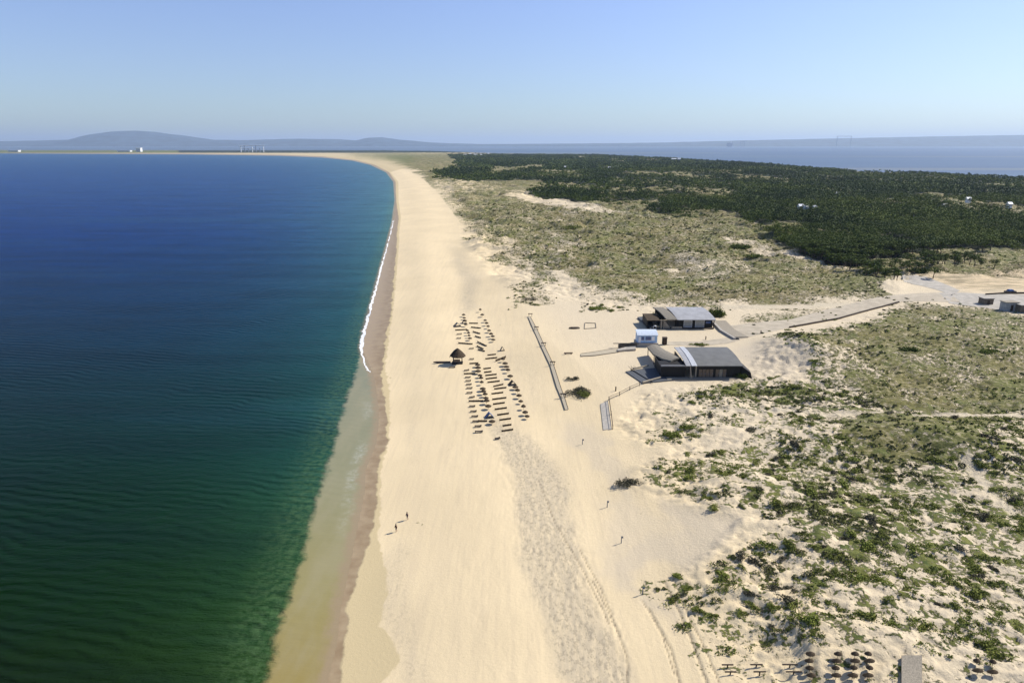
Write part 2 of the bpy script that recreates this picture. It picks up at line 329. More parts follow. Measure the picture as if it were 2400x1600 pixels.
fm = N.m('MULTIPLY', N.m('MULTIPLY', fm, N.m('MULTIPLY', .16, N.m('MULTIPLY', N.ss(yy, 92, 108), N.ss(yy, 168, 140)))), N.ss(N.noise(N.mapv(P, (1, 1, 1)), .09, 3, .5), .42, .58))
fd_ = N.m('DIVIDE', N.m('ABSOLUTE', N.m('ADD', foam, N.m('MULTIPLY', N.m('SUBTRACT', N.noise(P, .16, 4, .6), .5), 3.4))), N.at('foamw'))
fs = N.ss(N.m('ADD', fd_, N.m('MULTIPLY', N.m('SUBTRACT', N.noise(P, 1.0, 5, .75), .5), 2.2)), 1.3, .55)
fs = N.m('MULTIPLY', fs, N.ss(N.at('foamw'), .04, .17))
fm = N.m('MAXIMUM', fm, fs)
col = N.mix(fm, col, (.82, .84, .85))
N.lk(col, b.inputs['Base Color'])
N.lk(N.m('ADD', .22, N.m('MULTIPLY', N.m('MAXIMUM', fm, N.m('MULTIPLY', sf, .35)), .6)), b.inputs['Roughness'])
b.inputs['IOR'].default_value = 1.33; N.lk(N.ss(lg, .05, .45, .03, .004), b.inputs['Specular IOR Level'])
b.inputs['Specular Tint'].default_value = (.6, .8, 1, 1)
wv = n.nodes.new('ShaderNodeTexWave'); wv.wave_type = 'BANDS'; wv.bands_direction = 'Y'; wv.wave_profile = 'SIN'
N.lk(N.mapv(P, (1, 1, 1), (0, 0, math.radians(12))), wv.inputs['Vector']); wv.inputs['Scale'].default_value = .135
wv.inputs['Distortion'].default_value = 14; wv.inputs['Detail'].default_value = 3; wv.inputs['Detail Scale'].default_value = .35; wv.inputs['Detail Roughness'].default_value = .55
chop = N.noise(N.mapv(P, (.45, 1.3, 1), (0, 0, math.radians(12))), .55, 6, .68)
big = N.noise(N.mapv(P, (.25, 1, 1), (0, 0, math.radians(8))), .03, 4, .6)
hh = N.m('ADD', N.m('MULTIPLY', N.m('MULTIPLY', wv.outputs['Fac'], .30), N.ss(N.noise(N.mapv(P, (.5, 1, 1)), .035, 4, .6), .38, .66, .12, 1.0)), N.m('ADD', N.m('MULTIPLY', chop, .75), N.m('MULTIPLY', big, 1.2)))
hh = N.m('MULTIPLY', N.m('SUBTRACT', hh, 1.08), N.m('SUBTRACT', 1.0, N.m('MULTIPLY', sf, .93)))
N.lk(N.bump(hh, 1.0, 1.0), b.inputs['Normal'])
# estuary
M_EST, n, b = newmat('estuary_water'); N = NB(n); P = N.geo()
bank = N.noise(N.mapv(P, (.12, 1, 1), (0, 0, -.04)), .0016, 4, .55)
c0 = N.mix(N.ss(N.noise(N.mapv(P, (.2, 1, 1)), .004, 4, .6), .3, .7), (.045, .075, .12), (.075, .11, .15))
N.lk(N.mix(N.ss(bank, .55, .62, 0, .6), c0, (.20, .19, .13)), b.inputs['Base Color'])
b.inputs['Roughness'].default_value = .35; b.inputs['IOR'].default_value = 1.33; b.inputs['Specular IOR Level'].default_value = .3
N.lk(N.bump(N.noise(N.mapv(P, (.4, 1.2, 1)), .5, 5, .65), .5, 1.0), b.inputs['Normal'])
def foliage(name, cols, rough=.75):
    m, n, b = newmat(name); N = NB(n); a = N.at('tint')
    k = n.nodes.new('ShaderNodeValToRGB'); N.lk(a, k.inputs[0]); e = k.color_ramp.elements
    e[0].color = (*cols[0], 1); e[1].color = (*cols[-1], 1)
    for i, c in enumerate(cols[1:-1]):
        t = e.new((i+1)/(len(cols)-1)); t.color = (*c, 1)
    N.lk(k.outputs[0], b.inputs['Base Color']); b.inputs['Roughness'].default_value = rough; b.inputs['Specular IOR Level'].default_value = .15
    return m
F_PINE = foliage('pine_foliage', [(.016, .036, .003), (.058, .088, .006), (.14, .17, .015)])
F_SHRUB = foliage('dune_shrub_foliage', [(.065, .075, .016), (.12, .135, .022), (.18, .20, .034), (.22, .21, .07)])
F_LIME = foliage('bright_shrub_foliage', [(.08, .10, .014), (.15, .18, .024), (.23, .25, .05)])
F_DRY = foliage('dry_scrub_foliage', [(.035, .034, .022), (.075, .07, .04), (.15, .135, .08)])
M_BARK = simple('bark', (.10, .075, .055), .9)
M_BLACK = simple('black_stained_timber', (.012, .011, .010), .7, .5, 2.0, stretch=(6, 6, .4))
M_DARKWOOD = simple('dark_brown_wood', (.045, .030, .020), .75, .4, 4)
M_DECK = simple('slate_grey_decking', (.075, .082, .092), .75, .25, 2, stretch=(12, .4, 1))
M_ROOFD = simple('dark_grey_metal_roof', (.125, .125, .118), .65, .14, .5, metal=.0, spec=.4)
M_ROOFL = simple('pale_grey_metal_roof', (.31, .31, .315), .6, .14, .5, metal=.0, spec=.5)
M_ROOFW = simple('white_metal_roof', (.45, .46, .48), .5, .16, 1.5, stretch=(4, .3, 1))
M_THATCH = simple('weathered_thatch', (.20, .18, .145), .95, .35, 6, stretch=(5, 1, 1), bump=.8)
M_THATCHD = simple('dark_thatch', (.060, .042, .024), .95, .5, 5, bump=.8)
M_WOOD = simple('brown_wood_boards', (.17, .125, .085), .8, .45, 2, stretch=(9, 9, .5))
M_GREYWOOD = simple('weathered_grey_wood', (.27, .235, .18), .9, .25, 3, stretch=(2, 2, 2))
M_PANEL = simple('pale_panel', (.34, .34, .31), .6, .12, 2)
M_WHITE = simple('white_paint', (.78, .79, .80), .5, .06, 2)
M_BLUE = simple('pale_blue_paint', (.33, .50, .72), .5, .12, 2)
M_PALEB = simple('pale_grey_blue_sheet', (.50, .56, .64), .6, .1, 2)
M_NAVY = simple('navy_glass', (.03, .07, .20), .15, .3, 2, spec=.6)
M_BOARD = simple('sand_worn_boards', (.40, .345, .25), .95, .2, 3, stretch=(1, 6, 1))
M_CONC = simple('concrete', (.36, .33, .285), .85, .15, 1.5)
M_BLKC = simple('grey_concrete_block', (.33, .33, .32), .85, .25, 1.5)
M_STONE = simple('brown_block', (.15, .12, .085), .9, .35, 2)
M_ROAD = simple('sandy_gravel_road', (.40, .345, .26), .95, .14, .35, bump=.5)
M_TAR = simple('worn_asphalt', (.36, .33, .28), .9, .16, .5, bump=.4)
M_TERRA = simple('terracotta_tiles', (.36, .17, .10), .85, .2, 4)
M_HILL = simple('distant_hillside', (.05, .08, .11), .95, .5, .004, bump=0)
M_SKIN = simple('skin', (.36, .21, .14), .6, .05)
M_CLOTH = simple('dark_cloth', (.03, .035, .06), .9, .2)
M_CLOTH2 = simple('faded_blue_cloth', (.10, .14, .26), .9, .2)
M_STEEL = simple('steel_lattice', (.22, .25, .33), .6, .1)
M_BPOST = simple('blue_grey_post', (.10, .13, .17), .8, .2)
# ------------------------------------------------------------------ object helpers
def tag(o, label=None, cat=None, group=None, kind=None):
    if label: o['label'] = label
    if cat: o['category'] = cat
    if group: o['group'] = group
    if kind: o['kind'] = kind
    return o
def meshobj(name, verts, faces, mat, parent=None, smooth=False, attrs=None):
    me = bpy.data.meshes.new(name)
    if isinstance(verts, np.ndarray):
        nv = len(verts); nf, k = faces.shape
        me.vertices.add(nv); me.vertices.foreach_set('co', verts.astype(np.float32).ravel())
        me.loops.add(nf*k); me.loops.foreach_set('vertex_index', faces.astype(np.int32).ravel())
        me.polygons.add(nf); me.polygons.foreach_set('loop_start', np.arange(0, nf*k, k, dtype=np.int32))
        me.polygons.foreach_set('loop_total', np.full(nf, k, np.int32)); me.update(calc_edges=True)
    else:
        me.from_pydata([tuple(v) for v in verts], [], faces); me.update()
    if smooth: me.polygons.foreach_set('use_smooth', np.ones(len(me.polygons), bool))
    for k_, v_ in (attrs or {}).items():
        a = me.attributes.new(k_, 'FLOAT', 'POINT'); a.data.foreach_set('value', np.asarray(v_, np.float32))
    me.materials.append(mat)
    o = bpy.data.objects.new(name, me); COL.objects.link(o)
    if parent: o.parent = parent
    return o
def empty(name, loc, rz=0, label=None, cat=None, group=None):
    o = bpy.data.objects.new(name, None); COL.objects.link(o); o.location = loc; o.rotation_euler = (0, 0, rz)
    return tag(o, label, cat, group)
class MB:
    def __init__(s): s.v = []; s.f = []
    def hexa(s, c):           # 8 corners: bottom 4 ccw, top 4 ccw
        k = len(s.v); s.v += [tuple(p) for p in c]
        s.f += [tuple(k+i for i in t) for t in ((3, 2, 1, 0), (4, 5, 6, 7), (0, 1, 5, 4), (1, 2, 6, 5), (2, 3, 7, 6), (3, 0, 4, 7))]
    def box(s, x0, x1, y0, y1, z0, z1):
        s.hexa([(x0, y0, z0), (x1, y0, z0), (x1, y1, z0), (x0, y1, z0), (x0, y0, z1), (x1, y0, z1), (x1, y1, z1), (x0, y1, z1)])
    def tube(s, a, b, r0, r1=None, n=8):
        a = Vector(a); b = Vector(b); r1 = r0 if r1 is None else r1; d = (b-a).normalized()
        u = d.orthogonal().normalized(); w = d.cross(u); k = len(s.v)
        for c, r in ((a, r0), (b, r1)):
            for i in range(n):
                t = 2*math.pi*i/n; s.v.append(tuple(c+(u*math.cos(t)+w*math.sin(t))*r))
        for i in range(n): j = (i+1) % n; s.f.append((k+i, k+j, k+n+j, k+n+i))
        s.f.append(tuple(k+i for i in range(n))[::-1]); s.f.append(tuple(k+n+i for i in range(n)))
    def sheet(s, rows, th):   # rows of points -> solid slab of thickness th (downwards)
        R = len(rows); C = len(rows[0]); k = len(s.v)
        for dz in (0, -th):
            for r in rows:
                for p in r: s.v.append((p[0], p[1], p[2]+dz))
        I = lambda l, i, j: k+l*R*C+i*C+j
        for i in range(R-1):
            for j in range(C-1):
                s.f.append((I(0, i, j), I(0, i, j+1), I(0, i+1, j+1), I(0, i+1, j))); s.f.append((I(1, i, j), I(1, i+1, j), I(1, i+1, j+1), I(1, i, j+1)))
        for i in range(R-1):
            s.f.append((I(0, i, 0), I(0, i+1, 0), I(1, i+1, 0), I(1, i, 0))); s.f.append((I(0, i, C-1), I(1, i, C-1), I(1, i+1, C-1), I(0, i+1, C-1)))
        for j in range(C-1):
            s.f.append((I(0, 0, j), I(1, 0, j), I(1, 0, j+1), I(0, 0, j+1))); s.f.append((I(0, R-1, j), I(0, R-1, j+1), I(1, R-1, j+1), I(1, R-1, j)))
    def cone(s, c, r, z0, z1, n=16, jag=0, rtop=.05, th=.12):
        k = len(s.v); rnd = random.Random(int(c[0]*100+n))
        for (rr, z) in ((r, z0), (r*.55, z0+(z1-z0)*.55), (rtop, z1)):
            for i in range(n):
                t = 2*math.pi*i/n; q_ = rr*(1+(rnd.random()-.5)*jag); s.v.append((c[0]+q_*math.cos(t), c[1]+q_*math.sin(t), z+(rnd.random()-.5)*jag*.3))
        for i in range(n): s.v.append((c[0]+r*.95*math.cos(2*math.pi*i/n), c[1]+r*.95*math.sin(2*math.pi*i/n), z0-th))
        for l in range(2):
            for i in range(n): j = (i+1) % n; s.f.append((k+l*n+i, k+l*n+j, k+(l+1)*n+j, k+(l+1)*n+i))
        s.f.append(tuple(k+2*n+i for i in range(n)))
        for i in range(n): j = (i+1) % n; s.f.append((k+3*n+i, k+3*n+j, k+j, k+i))
        s.f.append(tuple(k+3*n+i for i in range(n))[::-1])
    def build(s, name, mat, parent=None, smooth=False): return meshobj(name, s.v, s.f, mat, parent, smooth)
# ------------------------------------------------------------------ ground sheet
def fan(umin, umax, nu, y0, y1, ny, power=1.0):
    u = np.linspace(umin, umax, nu)
    y = np.exp(np.linspace(math.log(y0), math.log(y1), ny))
    U, Y = np.meshgrid(u, y); X = U*(Y+25)
    idx = np.arange(nu*ny).reshape(ny, nu)
    Fc = np.stack([idx[:-1, :-1], idx[:-1, 1:], idx[1:, 1:], idx[1:, :-1]], -1).reshape(-1, 4)
    return X.ravel(), Y.ravel(), Fc
def keep(X, Y, Z, Fc, mask):
    fm = mask[Fc].any(1); Fc = Fc[fm]; used = np.unique(Fc); mp = -np.ones(len(X), int); mp[used] = np.arange(len(used))
    return X[used], Y[used], Z[used], mp[Fc]
X, Y, Fc = fan(-1.0, 1.0, 1000, 36, 8200, 1500)
ZB = zbase(X, Y)
X, Y, ZB, Fc = keep(X, Y, ZB, Fc, ZB > -1.6)
rut = np.zeros(len(X))
for w_, pl in [(.16, [(1525,1335),(1560,1400),(1590,1470),(1625,1568),(1640,1640)]), (.10, [(1545,1330),(1585,1420),(1620,1490),(1655,1568)]), (.12, [(1490,1390),(1540,1480),(1565,1568)]), (.09, [(1360,1320),(1415,1430),(1442,1500),(1440,1620)]),
               (.08, [(1235,1090),(1275,1190),(1340,1300),(1400,1420)]), (.08, [(1330,1250),(1380,1340),(1425,1450)]), (.07, [(1475,1370),(1520,1450),(1550,1540)])]:
    W_ = [q(a_, b_, 2.2)[:2] for a_, b_ in pl]
    for (ax, ay), (bx_, by_) in zip(W_, W_[1:]):
        near_ = (Y < 140) & (Y > 40); xx, yy_ = X[near_], Y[near_]; t_ = np.clip(((xx-ax)*(bx_-ax)+(yy_-ay)*(by_-ay))/((bx_-ax)**2+(by_-ay)**2), 0, 1)
        dd = np.hypot(xx-ax-t_*(bx_-ax)+.25*(fbm(xx/2, yy_/2, 2, 71)-.5), yy_-ay-t_*(by_-ay)); rut[near_] = np.maximum(rut[near_], np.exp(-(dd/w_)**2))
Z = zt(X, Y)-.12*rut; px, py = proj(X, Y, ZB)
wx, wy = warp(X, Y, px, py)
fw = sm(.3, .8, samp(WOODS, wx, wy))*(ZB > 1.5)
far_spit = (Y > q(600, 352.4)[1])*(ZB > 1.5)*(px > -4000); gp = fbm(X/60, Y/110, 4, 77); fw = fw*sm(.385, .43, gp+.02*(Y > 1500)); fw = np.maximum(fw, far_spit*(px > 420))
land = meshobj('sand_and_dunes', np.stack([X, Y, Z], 1), Fc, M_LAND, smooth=True, attrs=dict(rut=rut, 
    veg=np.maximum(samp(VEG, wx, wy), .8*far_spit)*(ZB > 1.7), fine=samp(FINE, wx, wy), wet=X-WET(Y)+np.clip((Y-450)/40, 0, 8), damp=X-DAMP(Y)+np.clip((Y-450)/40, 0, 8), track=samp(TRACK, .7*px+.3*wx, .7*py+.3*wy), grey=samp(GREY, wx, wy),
    path=samp(PATHM, px, py), till=samp(TILL, px, py), wood=fw, inland=(X-WATER(Y))/np.clip(Y/300, 1, 6)))
tag(land, kind='structure')
# sea and estuary
X, Y, Fc = fan(-1.15, 1.15, 560, 24, 70000, 900)
mS = (X < WATER(Y)+3+Y*.01) & (Y < YEND*.97)
Xs, Ys, Zs, Fs = keep(X, Y, np.zeros(len(X)), Fc, mS)
fl = line([(905,508),(893,560),(882,600),(870,645),(857,695),(846,735),(833,790),(831,806),(840,830),(853,852)])
fx = fl(Ys); y5, y8, y85 = q(905, 508)[1], q(831, 808)[1], q(853, 852)[1]
wdt = np.interp(Ys, [y85-2, y85, y8, y8+3, y8+22, y5*.6, y5, y5*1.2], [.02, .18, .26, .62, .55, .42, .32, .02])
sea = meshobj('sea', np.stack([Xs, Ys, Zs], 1), Fs, M_SEA, smooth=True, attrs=dict(dist=Xs-WATER(Ys), shelf=Xs-SHELF(Ys), along=Ys, foam=np.clip(Xs-fx+.4, -25, 25), foamw=wdt))
tag(sea, kind='structure')
mE = (X > ESTU(Y)-200) | (Y > YEND*.9)
Xe, Ye, Ze, Fe = keep(X, Y, np.full(len(X), -.4), Fc, mE)
tag(meshobj('estuary_water', np.stack([Xe, Ye, Ze], 1), Fe, M_EST, smooth=True), kind='structure')
# ------------------------------------------------------------------ far hills and coast
def hill(name, prof, D, depth=1400, nd=10):
    # prof: (px2352, py2352 of skyline); ridge at distance D, falling to the water in front and behind
    P0 = np.array(prof, float); pxs = np.linspace(P0[0, 0], P0[-1, 0], 260); pys = np.interp(pxs, P0[:, 0], P0[:, 1])
    V = []; F_ = []
    dcam = D*cp+CAMH*sp
    for i, (a, b_) in enumerate(zip(pxs*1.020408, pys*1.020408)):
        x = (a-1200)/F*dcam; k = (800-b_)/F
        zz = CAMH+D*(k*cp-sp)/(cp+k*sp)+(vn(np.array([x/260.]), np.array([0.3]), 3)[0]-.5)*8
        for j in range(nd+1):
            t = j/nd*2-1; h = max(0, math.cos(t*math.pi/2))**1.2
            V.append((x, D+t*depth, -4+(zz+4)*h*(1 if j == nd//2 else .94+.1*vn(np.array([x/300.]), np.array([j*1.7]), 9)[0])))
    m = nd+1
    for i in range(len(pxs)-1):
        for j in range(nd): F_.append((i*m+j, (i+1)*m+j, (i+1)*m+j+1, i*m+j+1))
    return tag(meshobj(name, V, F_, M_HILL, smooth=True), kind='structure')
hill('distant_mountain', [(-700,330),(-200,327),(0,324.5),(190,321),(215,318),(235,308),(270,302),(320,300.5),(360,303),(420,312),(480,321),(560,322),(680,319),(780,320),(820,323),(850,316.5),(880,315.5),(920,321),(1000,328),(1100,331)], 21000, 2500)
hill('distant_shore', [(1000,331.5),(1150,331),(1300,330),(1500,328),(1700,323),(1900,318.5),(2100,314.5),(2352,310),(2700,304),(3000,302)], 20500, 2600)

# ------------------------------------------------------------------ roads
def road(name, top, bot, mat, lift=.05, nsub=90, nw=10):
    T = [L24(*p) for p in top]; B = [L24(*p) for p in bot]
    def res(Pl, n):
        d = [0]
        for a, b in zip(Pl, Pl[1:]): d.append(d[-1]+(b-a).length)
        t = np.linspace(0, d[-1], n); return np.stack([np.interp(t, d, [p[k] for p in Pl]) for k in range(3)], 1)
    A = res(T, nsub); B = res(B, nsub); k = np.linspace(0, 1, nw)[None, :, None]
    Pn = A[:, None]*(1-k)+B[:, None]*k
    zz = zt(Pn[..., 0].ravel(), Pn[..., 1].ravel()).reshape(nsub, nw)
    for _ in range(4): zz = np.maximum(zz, (np.roll(zz, 1, 0)+np.roll(zz, -1, 0)+zz)/3)
    Pn[..., 2] = zz+lift
    mb = MB(); mb.sheet([[tuple(p) for p in r] for r in Pn], .5)
    return tag(mb.build(name, mat, smooth=False), kind='structure'), Pn
road('gravel_road', [(1702,765),(1760,757),(1850,749),(1943,723.6),(2049,698),(2110,690),(2160,687),(2224,685)], [(1725,797),(1790,782),(1850,768),(1967,746),(2060,719),(2107,707),(2160,706),(2250,708)], M_ROAD)
road('asphalt_road', [(2200,686),(2250,686),(2306,689),(2400,690),(2520,692)], [(2225,711),(2265,716),(2317,722),(2400,735),(2520,742)], M_TAR, .058)
road('side_road', [(2114,646.5),(2173,649),(2210,664),(2250,681)], [(2119,663),(2161,670),(2195,679),(2232,692)], M_TAR, .066, 50)
road('beach_track', [(1560,801),(1640,800),(1702,792),(1722,780)], [(1562,808),(1640,811),(1705,805),(1735,797)], M_ROAD, .045, 50)
def strip_wall(name, pts, w, h, mat, label, cat):
    P_ = [L24(*p) for p in pts]; Q = []
    for a, b in zip(P_, P_[1:]):
        for t in np.linspace(0, 1, 12)[:-1]: Q.append(a.lerp(b, t))
    Q.append(P_[-1]); Q = [Vector((p.x, p.y, zt1(p.x, p.y))) for p in Q]; mb = MB()
    rows = []
    for i, p in enumerate(Q):
        d = (Q[min(i+1, len(Q)-1)]-Q[max(i-1, 0)]); nrm = Vector((-d.y, d.x, 0)).normalized()*w/2
        rows.append([tuple(p+nrm+Vector((0, 0, h))), tuple(p-nrm+Vector((0, 0, h)))])
    mb.sheet(rows, h+.3)
    return tag(mb.build(name, mat), label, cat)
strip_wall('retaining_kerb', [(1850,768.5),(1967,747.5),(2040,727),(2107,709)], .35, .55, M_DARKWOOD, 'low dark kerb wall along the seaward edge of the gravel road', 'kerb')
strip_wall('boundary_wall', [(2310,691),(2352,688.5),(2400,688),(2500,689)], .4, .6, M_DARKWOOD, 'long low dark wall along the far side of the asphalt road', 'wall')
# ------------------------------------------------------------------ beach bar buildings
def roof_sheet(x0, x1, y0, y1, zf, zm, zb, th=.18, sag=0, skew=0, nn=10):
    rows = []
    for i in range(nn+1):
        t = i/nn; y = y0+(y1-y0)*t; z = zf*(1-t)**2+2*zm*t*(1-t)+zb*t*t
        rows.append([(x0+(x1-x0)*j/6+skew*t, y, z-sag*math.sin(math.pi*j/6)) for j in range(7)])
    mb = MB(); mb.sheet(rows, th); return mb
def wall_panel(mb, x0, x1, y, z0, z1, th=.15): mb.box(x0, x1, y-th/2, y+th/2, z0, z1)
# front bar
Zg = 3.15
a = g(1604, 885, Zg); yF = a[1]; xl = g(1552, 888, Zg)[0]; xm = a[0]; xr = g(1733, 885, Zg)[0]
bar = empty('beach_bar', (xm, yF, Zg), 0, 'large black timber beach bar with wide curved dark grey roof, nearest the camera', 'building')
R0 = lambda x, y: (x-xm, y-yF)
Wd = xr-xm; Dp = 13.0
mb = MB(); wall_panel(mb, 2.6, Wd, .1, 0, 3.3); wall_panel(mb, 2.6, Wd, Dp-.6, 0, 4.1); mb.box(Wd-.16, Wd, .18, Dp-.68, 0, 3.35); mb.box(0.1, .26, .6, Dp-.7, 0, 3.3); mb.build('wall', M_BLACK, bar)
mb = roof_sheet(2.85, Wd+.45, -.7, Dp+.2, 3.40, 4.75, 4.2, .2); mb.build('roof', M_ROOFD, bar)
mb = roof_sheet(1.5, 2.83, -.75, Dp+.3, 3.45, 4.8, 4.25, .16); mb.build('pale_roof_strip', M_ROOFW, bar)
mb = roof_sheet(.1, 1.47, -.55, Dp+.3, 3.35, 4.7, 4.15, .14); mb.build('pale_roof_strip', M_ROOFL, bar)
for k in range(7):
    x = 3.55+k*.93+(0.55 if k > 3 else 0); dr = MB()
    for j in range(3): dr.box(x+j*.27, x+j*.27+.25, -.06, .02, .06, 2.25)
    d_ = dr.build('door', [M_WOOD, M_WOOD, M_GREYWOOD][k % 3] if k in (1, 5) else M_WOOD, bar)
    hb = MB(); hb.box(x+.7, x+.76, -.12, -.065, 1.0, 1.25); hb.build('handle', M_STEEL, d_)
mb = MB(); mb.box(2.62, 2.95, -.10, .02, 0, 3.2); mb.build('corner_post', M_GREYWOOD, bar)
mb = MB(); mb.tube((1.55, -.6, 0), (1.15, -.55, 3.4), .22, .13); mb.tube((1.5, -.6, 0), (2.1, -.7, .9), .16, .05); mb.tube((1.5, -.6, 0), (1.0, -.9, .7), .14, .05); mb.build('tree_trunk_column', M_GREYWOOD, bar)
mb = MB(); mb.box(xl-xm, .1, .5, .65, 0, 2.9); mb.box(xl-xm, xl-xm+.15, .65, 9, 0, 2.9); mb.box(xl-xm+.15, .1, 8.85, 9, 0, 2.9); mb.build('porch_wall', M_BLACK, bar)
mb = roof_sheet(xl-xm-.3, .08, .2, 4.5, 3.0, 3.1, 3.1, .15); mb.build('porch_roof', M_BLACK, bar)
mb = MB(); mb.box(xl-xm-.2, 1.0, .15, .38, 2.95, 3.25); mb.build('fascia_board', M_ROOFL, bar)
mb = MB(); mb.box(xl-xm+1.2, Wd+.4, -1.7, 0.0, -.5, .18); mb.build('front_deck', M_GREYWOOD, bar)
mb = MB(); mb.hexa([(Wd+.02, .5, 0), (Wd+3.0, -.6, 0), (Wd+3.2, 1.2, 0), (Wd+.02, 11.5, 0), (Wd+.02, .5, 3.25), (Wd+2.6, -.4, 1.5), (Wd+2.8, 1.0, 1.6), (Wd+.02, 11.5, 4.0)]); mb.build('lean_to', M_BLACK, bar)
# deck to the left of the front bar
c = [L24(1466,872), L24(1506,899.5), L24(1578,892), L24(1556,861)]
def quad_deck(name, c, mat, label, cat, th=.3, lift=.25, rail=False, parent=None):
    n_ = 8; rows = []
    for i in range(n_+1):
        t = i/n_; rows.append([tuple(c[0].lerp(c[3], t).lerp(c[1].lerp(c[2], t), j/n_)+Vector((0, 0, lift))) for j in range(n_+1)])
    mb = MB(); mb.sheet(rows, th+lift+.3); o = mb.build(name, mat, parent)
    if label: tag(o, label, cat)
    return o
d1 = empty('sun_deck', (0, 0, 0), 0, 'slate grey sloping sun deck on the sand, left of the nearest bar', 'deck')
quad_deck('decking', c, M_DECK, None, None, parent=d1)
mb = MB(); e0, e1 = L24(1479,868), L24(1530,899)
mb.tube(e0+Vector((0, 0, .35)), e1+Vector((0, 0, .35)), .09); mb.build('edge_beam', M_BLACK, d1)
mb = MB()
for (p1, p2) in [((1484,868), (1520,861)), ((1506,900), (1548,889))]:
    mb = MB(); mb.tube(L24(*p1)+Vector((0, 0, .5)), L24(*p2)+Vector((0, 0, .6)), .28, .2); mb.build('coping', M_GREYWOOD, d1)
# thatched walkway roof from the hut to the bar
wt_ = empty('thatched_pergola', (0, 0, 0), 0, 'curved thatched pergola sweeping from the blue hut to the bar roof', 'pergola')
rows = []
La = [(1517,812,2.6), (1531,829,2.9), (1552,840,3.2), (1573,845,3.5)]; Lb = [(1541,808,2.6), (1560,821,3.0), (1578,829,3.3), (1597,839,3.55)]
def wpt(p): return Vector(g(p[0], p[1], Zg+p[2]))
cv = []
for t in np.linspace(0, 3, 13):
    i = min(int(t), 2); u_ = t-i; A_ = wpt(La[i]).lerp(wpt(La[i+1]), u_); B_ = wpt(Lb[i]).lerp(wpt(Lb[i+1]), u_)
    rows.append([tuple(A_.lerp(B_, s_)+Vector((0, 0, .35*math.sin(math.pi*s_)))) for s_ in (0, .25, .5, .75, 1)]); cv.append((A_, B_))
mb = MB(); mb.sheet(rows, .45); mb.build('thatch', M_THATCH, wt_)
for i in (0, 4, 8, 12):
    mb = MB(); mb.tube((cv[i][0].x+.3, cv[i][0].y, Zg-.1), cv[i][0]+Vector((.3, 0, -.3)), .1); mb.build('post', M_DARKWOOD, wt_)
# back bar
b0 = g(1547, 770, Zg); xB, yB = b0[0], b0[1]; xBr = g(1669, 766, Zg)[0]; WB = xBr-xB
bb = empty('beach_restaurant', (xB, yB, Zg), 0, 'low black beach restaurant with pale grey arched roof, farther from the camera', 'building')
mb = MB(); wall_panel(mb, 5.0, WB-.2, 1.4, 0, 2.9); wall_panel(mb, .5, WB-.2, 11.5, 0, 3.7); mb.box(WB-.35, WB-.2, 1.5, 11.4, 0, 3.0); mb.box(.5, .65, 4, 11.4, 0, 3.0); mb.build('wall', M_BLACK, bb)
x1 = (1587-1200)/F*(yB*cp+54*sp)-xB
mb = roof_sheet(x1, WB+.3, -.4, 12, 3.05, 4.6, 4.3, .2, skew=-1.2); mb.build('roof', M_ROOFL, bb)
mb = roof_sheet(x1-3.4, x1-.02, 0, 11.6, 3.1, 4.6, 4.35, .3, skew=-2.2); mb.build('thatch_roof', M_THATCH, bb)
for (xa, xb_, za, zb_, mt) in [(7.9, 10.4, .25, 2.3, M_PANEL), (11.6, 14.3, .15, 2.5, M_PANEL)]:
    mb = MB(); mb.box(xa, xb_, 1.22, 1.31, za, zb_); w_ = mb.build('window', mt, bb)
    mb = MB(); mb.box(xa-.1, xb_+.1, 1.15, 1.21, za-.12, za-.01); mb.box(xa-.1, xb_+.1, 1.15, 1.21, zb_+.01, zb_+.12); mb.box(xa-.1, xa-.01, 1.15, 1.21, za-.01, zb_+.01); mb.box(xb_+.01, xb_+.1, 1.15, 1.21, za-.01, zb_+.01); mb.build('frame', M_WHITE, w_)
mb = MB(); mb.box(14.9, 16.5, 1.24, 1.31, 1.4, 2.1); mb.build('window', M_NAVY, bb)
for x in (.1, 1.0, 6.0, WB-.3):
    mb = MB(); mb.box(x, x+(.42 if x < .5 else .22), -.2, .1, 0, 3.0); mb.build('post', M_GREYWOOD if x < 2 else M_BLACK, bb)
mb = MB(); mb.hexa([(1.3, .2, 0), (3.4, .2, 0), (3.4, .32, 0), (1.3, .32, 0), (1.3, .2, 2.4), (1.6, .2, 2.4), (1.6, .32, 2.4), (1.3, .32, 2.4)]); mb.build('wind_screen', M_GREYWOOD, bb)
mb = MB(); mb.box(3.6, 7.0, -.25, -.1, .05, .75); mb.build('counter', M_GREYWOOD, bb)
mb = roof_sheet(-4.2, -.05, .5, 9, 2.6, 3.0, 2.8, .15); mb.build('porch_roof', M_THATCHD, bb)
mb = MB(); mb.box(-4.1, -3.95, .6, 8.8, 0, 2.5); mb.box(-3.9, .3, 8.6, 8.75, 0, 2.5); mb.build('porch_wall', M_BLACK, bb)
mb = MB(); mb.box(-4.0, WB-.1, -.1, 1.3, -.4, .12); mb.build('terrace_floor', M_DARKWOOD, bb)
c = [L24(1494,746), L24(1524,773), L24(1533,769), L24(1521,743)]
quad_deck('slatted_ramp', c, M_DECK, 'dark slatted ramp running down to the sand beside the farther restaurant', 'ramp', lift=.5)
# table on the porch
tb = empty('porch_table', Vector((xB-1.7, yB+.2, Zg+.15)), 0, 'small white table under the dark porch of the farther restaurant', 'table')
mb = MB(); mb.box(-.5, .5, -.4, .4, .72, .77); mb.build('table_top', M_WHITE, tb)
for sx_ in (-.4, .4):
    mb = MB(); mb.box(sx_-.04, sx_+.04, -.3, .3, 0, .715); mb.build('leg', M_WHITE, tb)
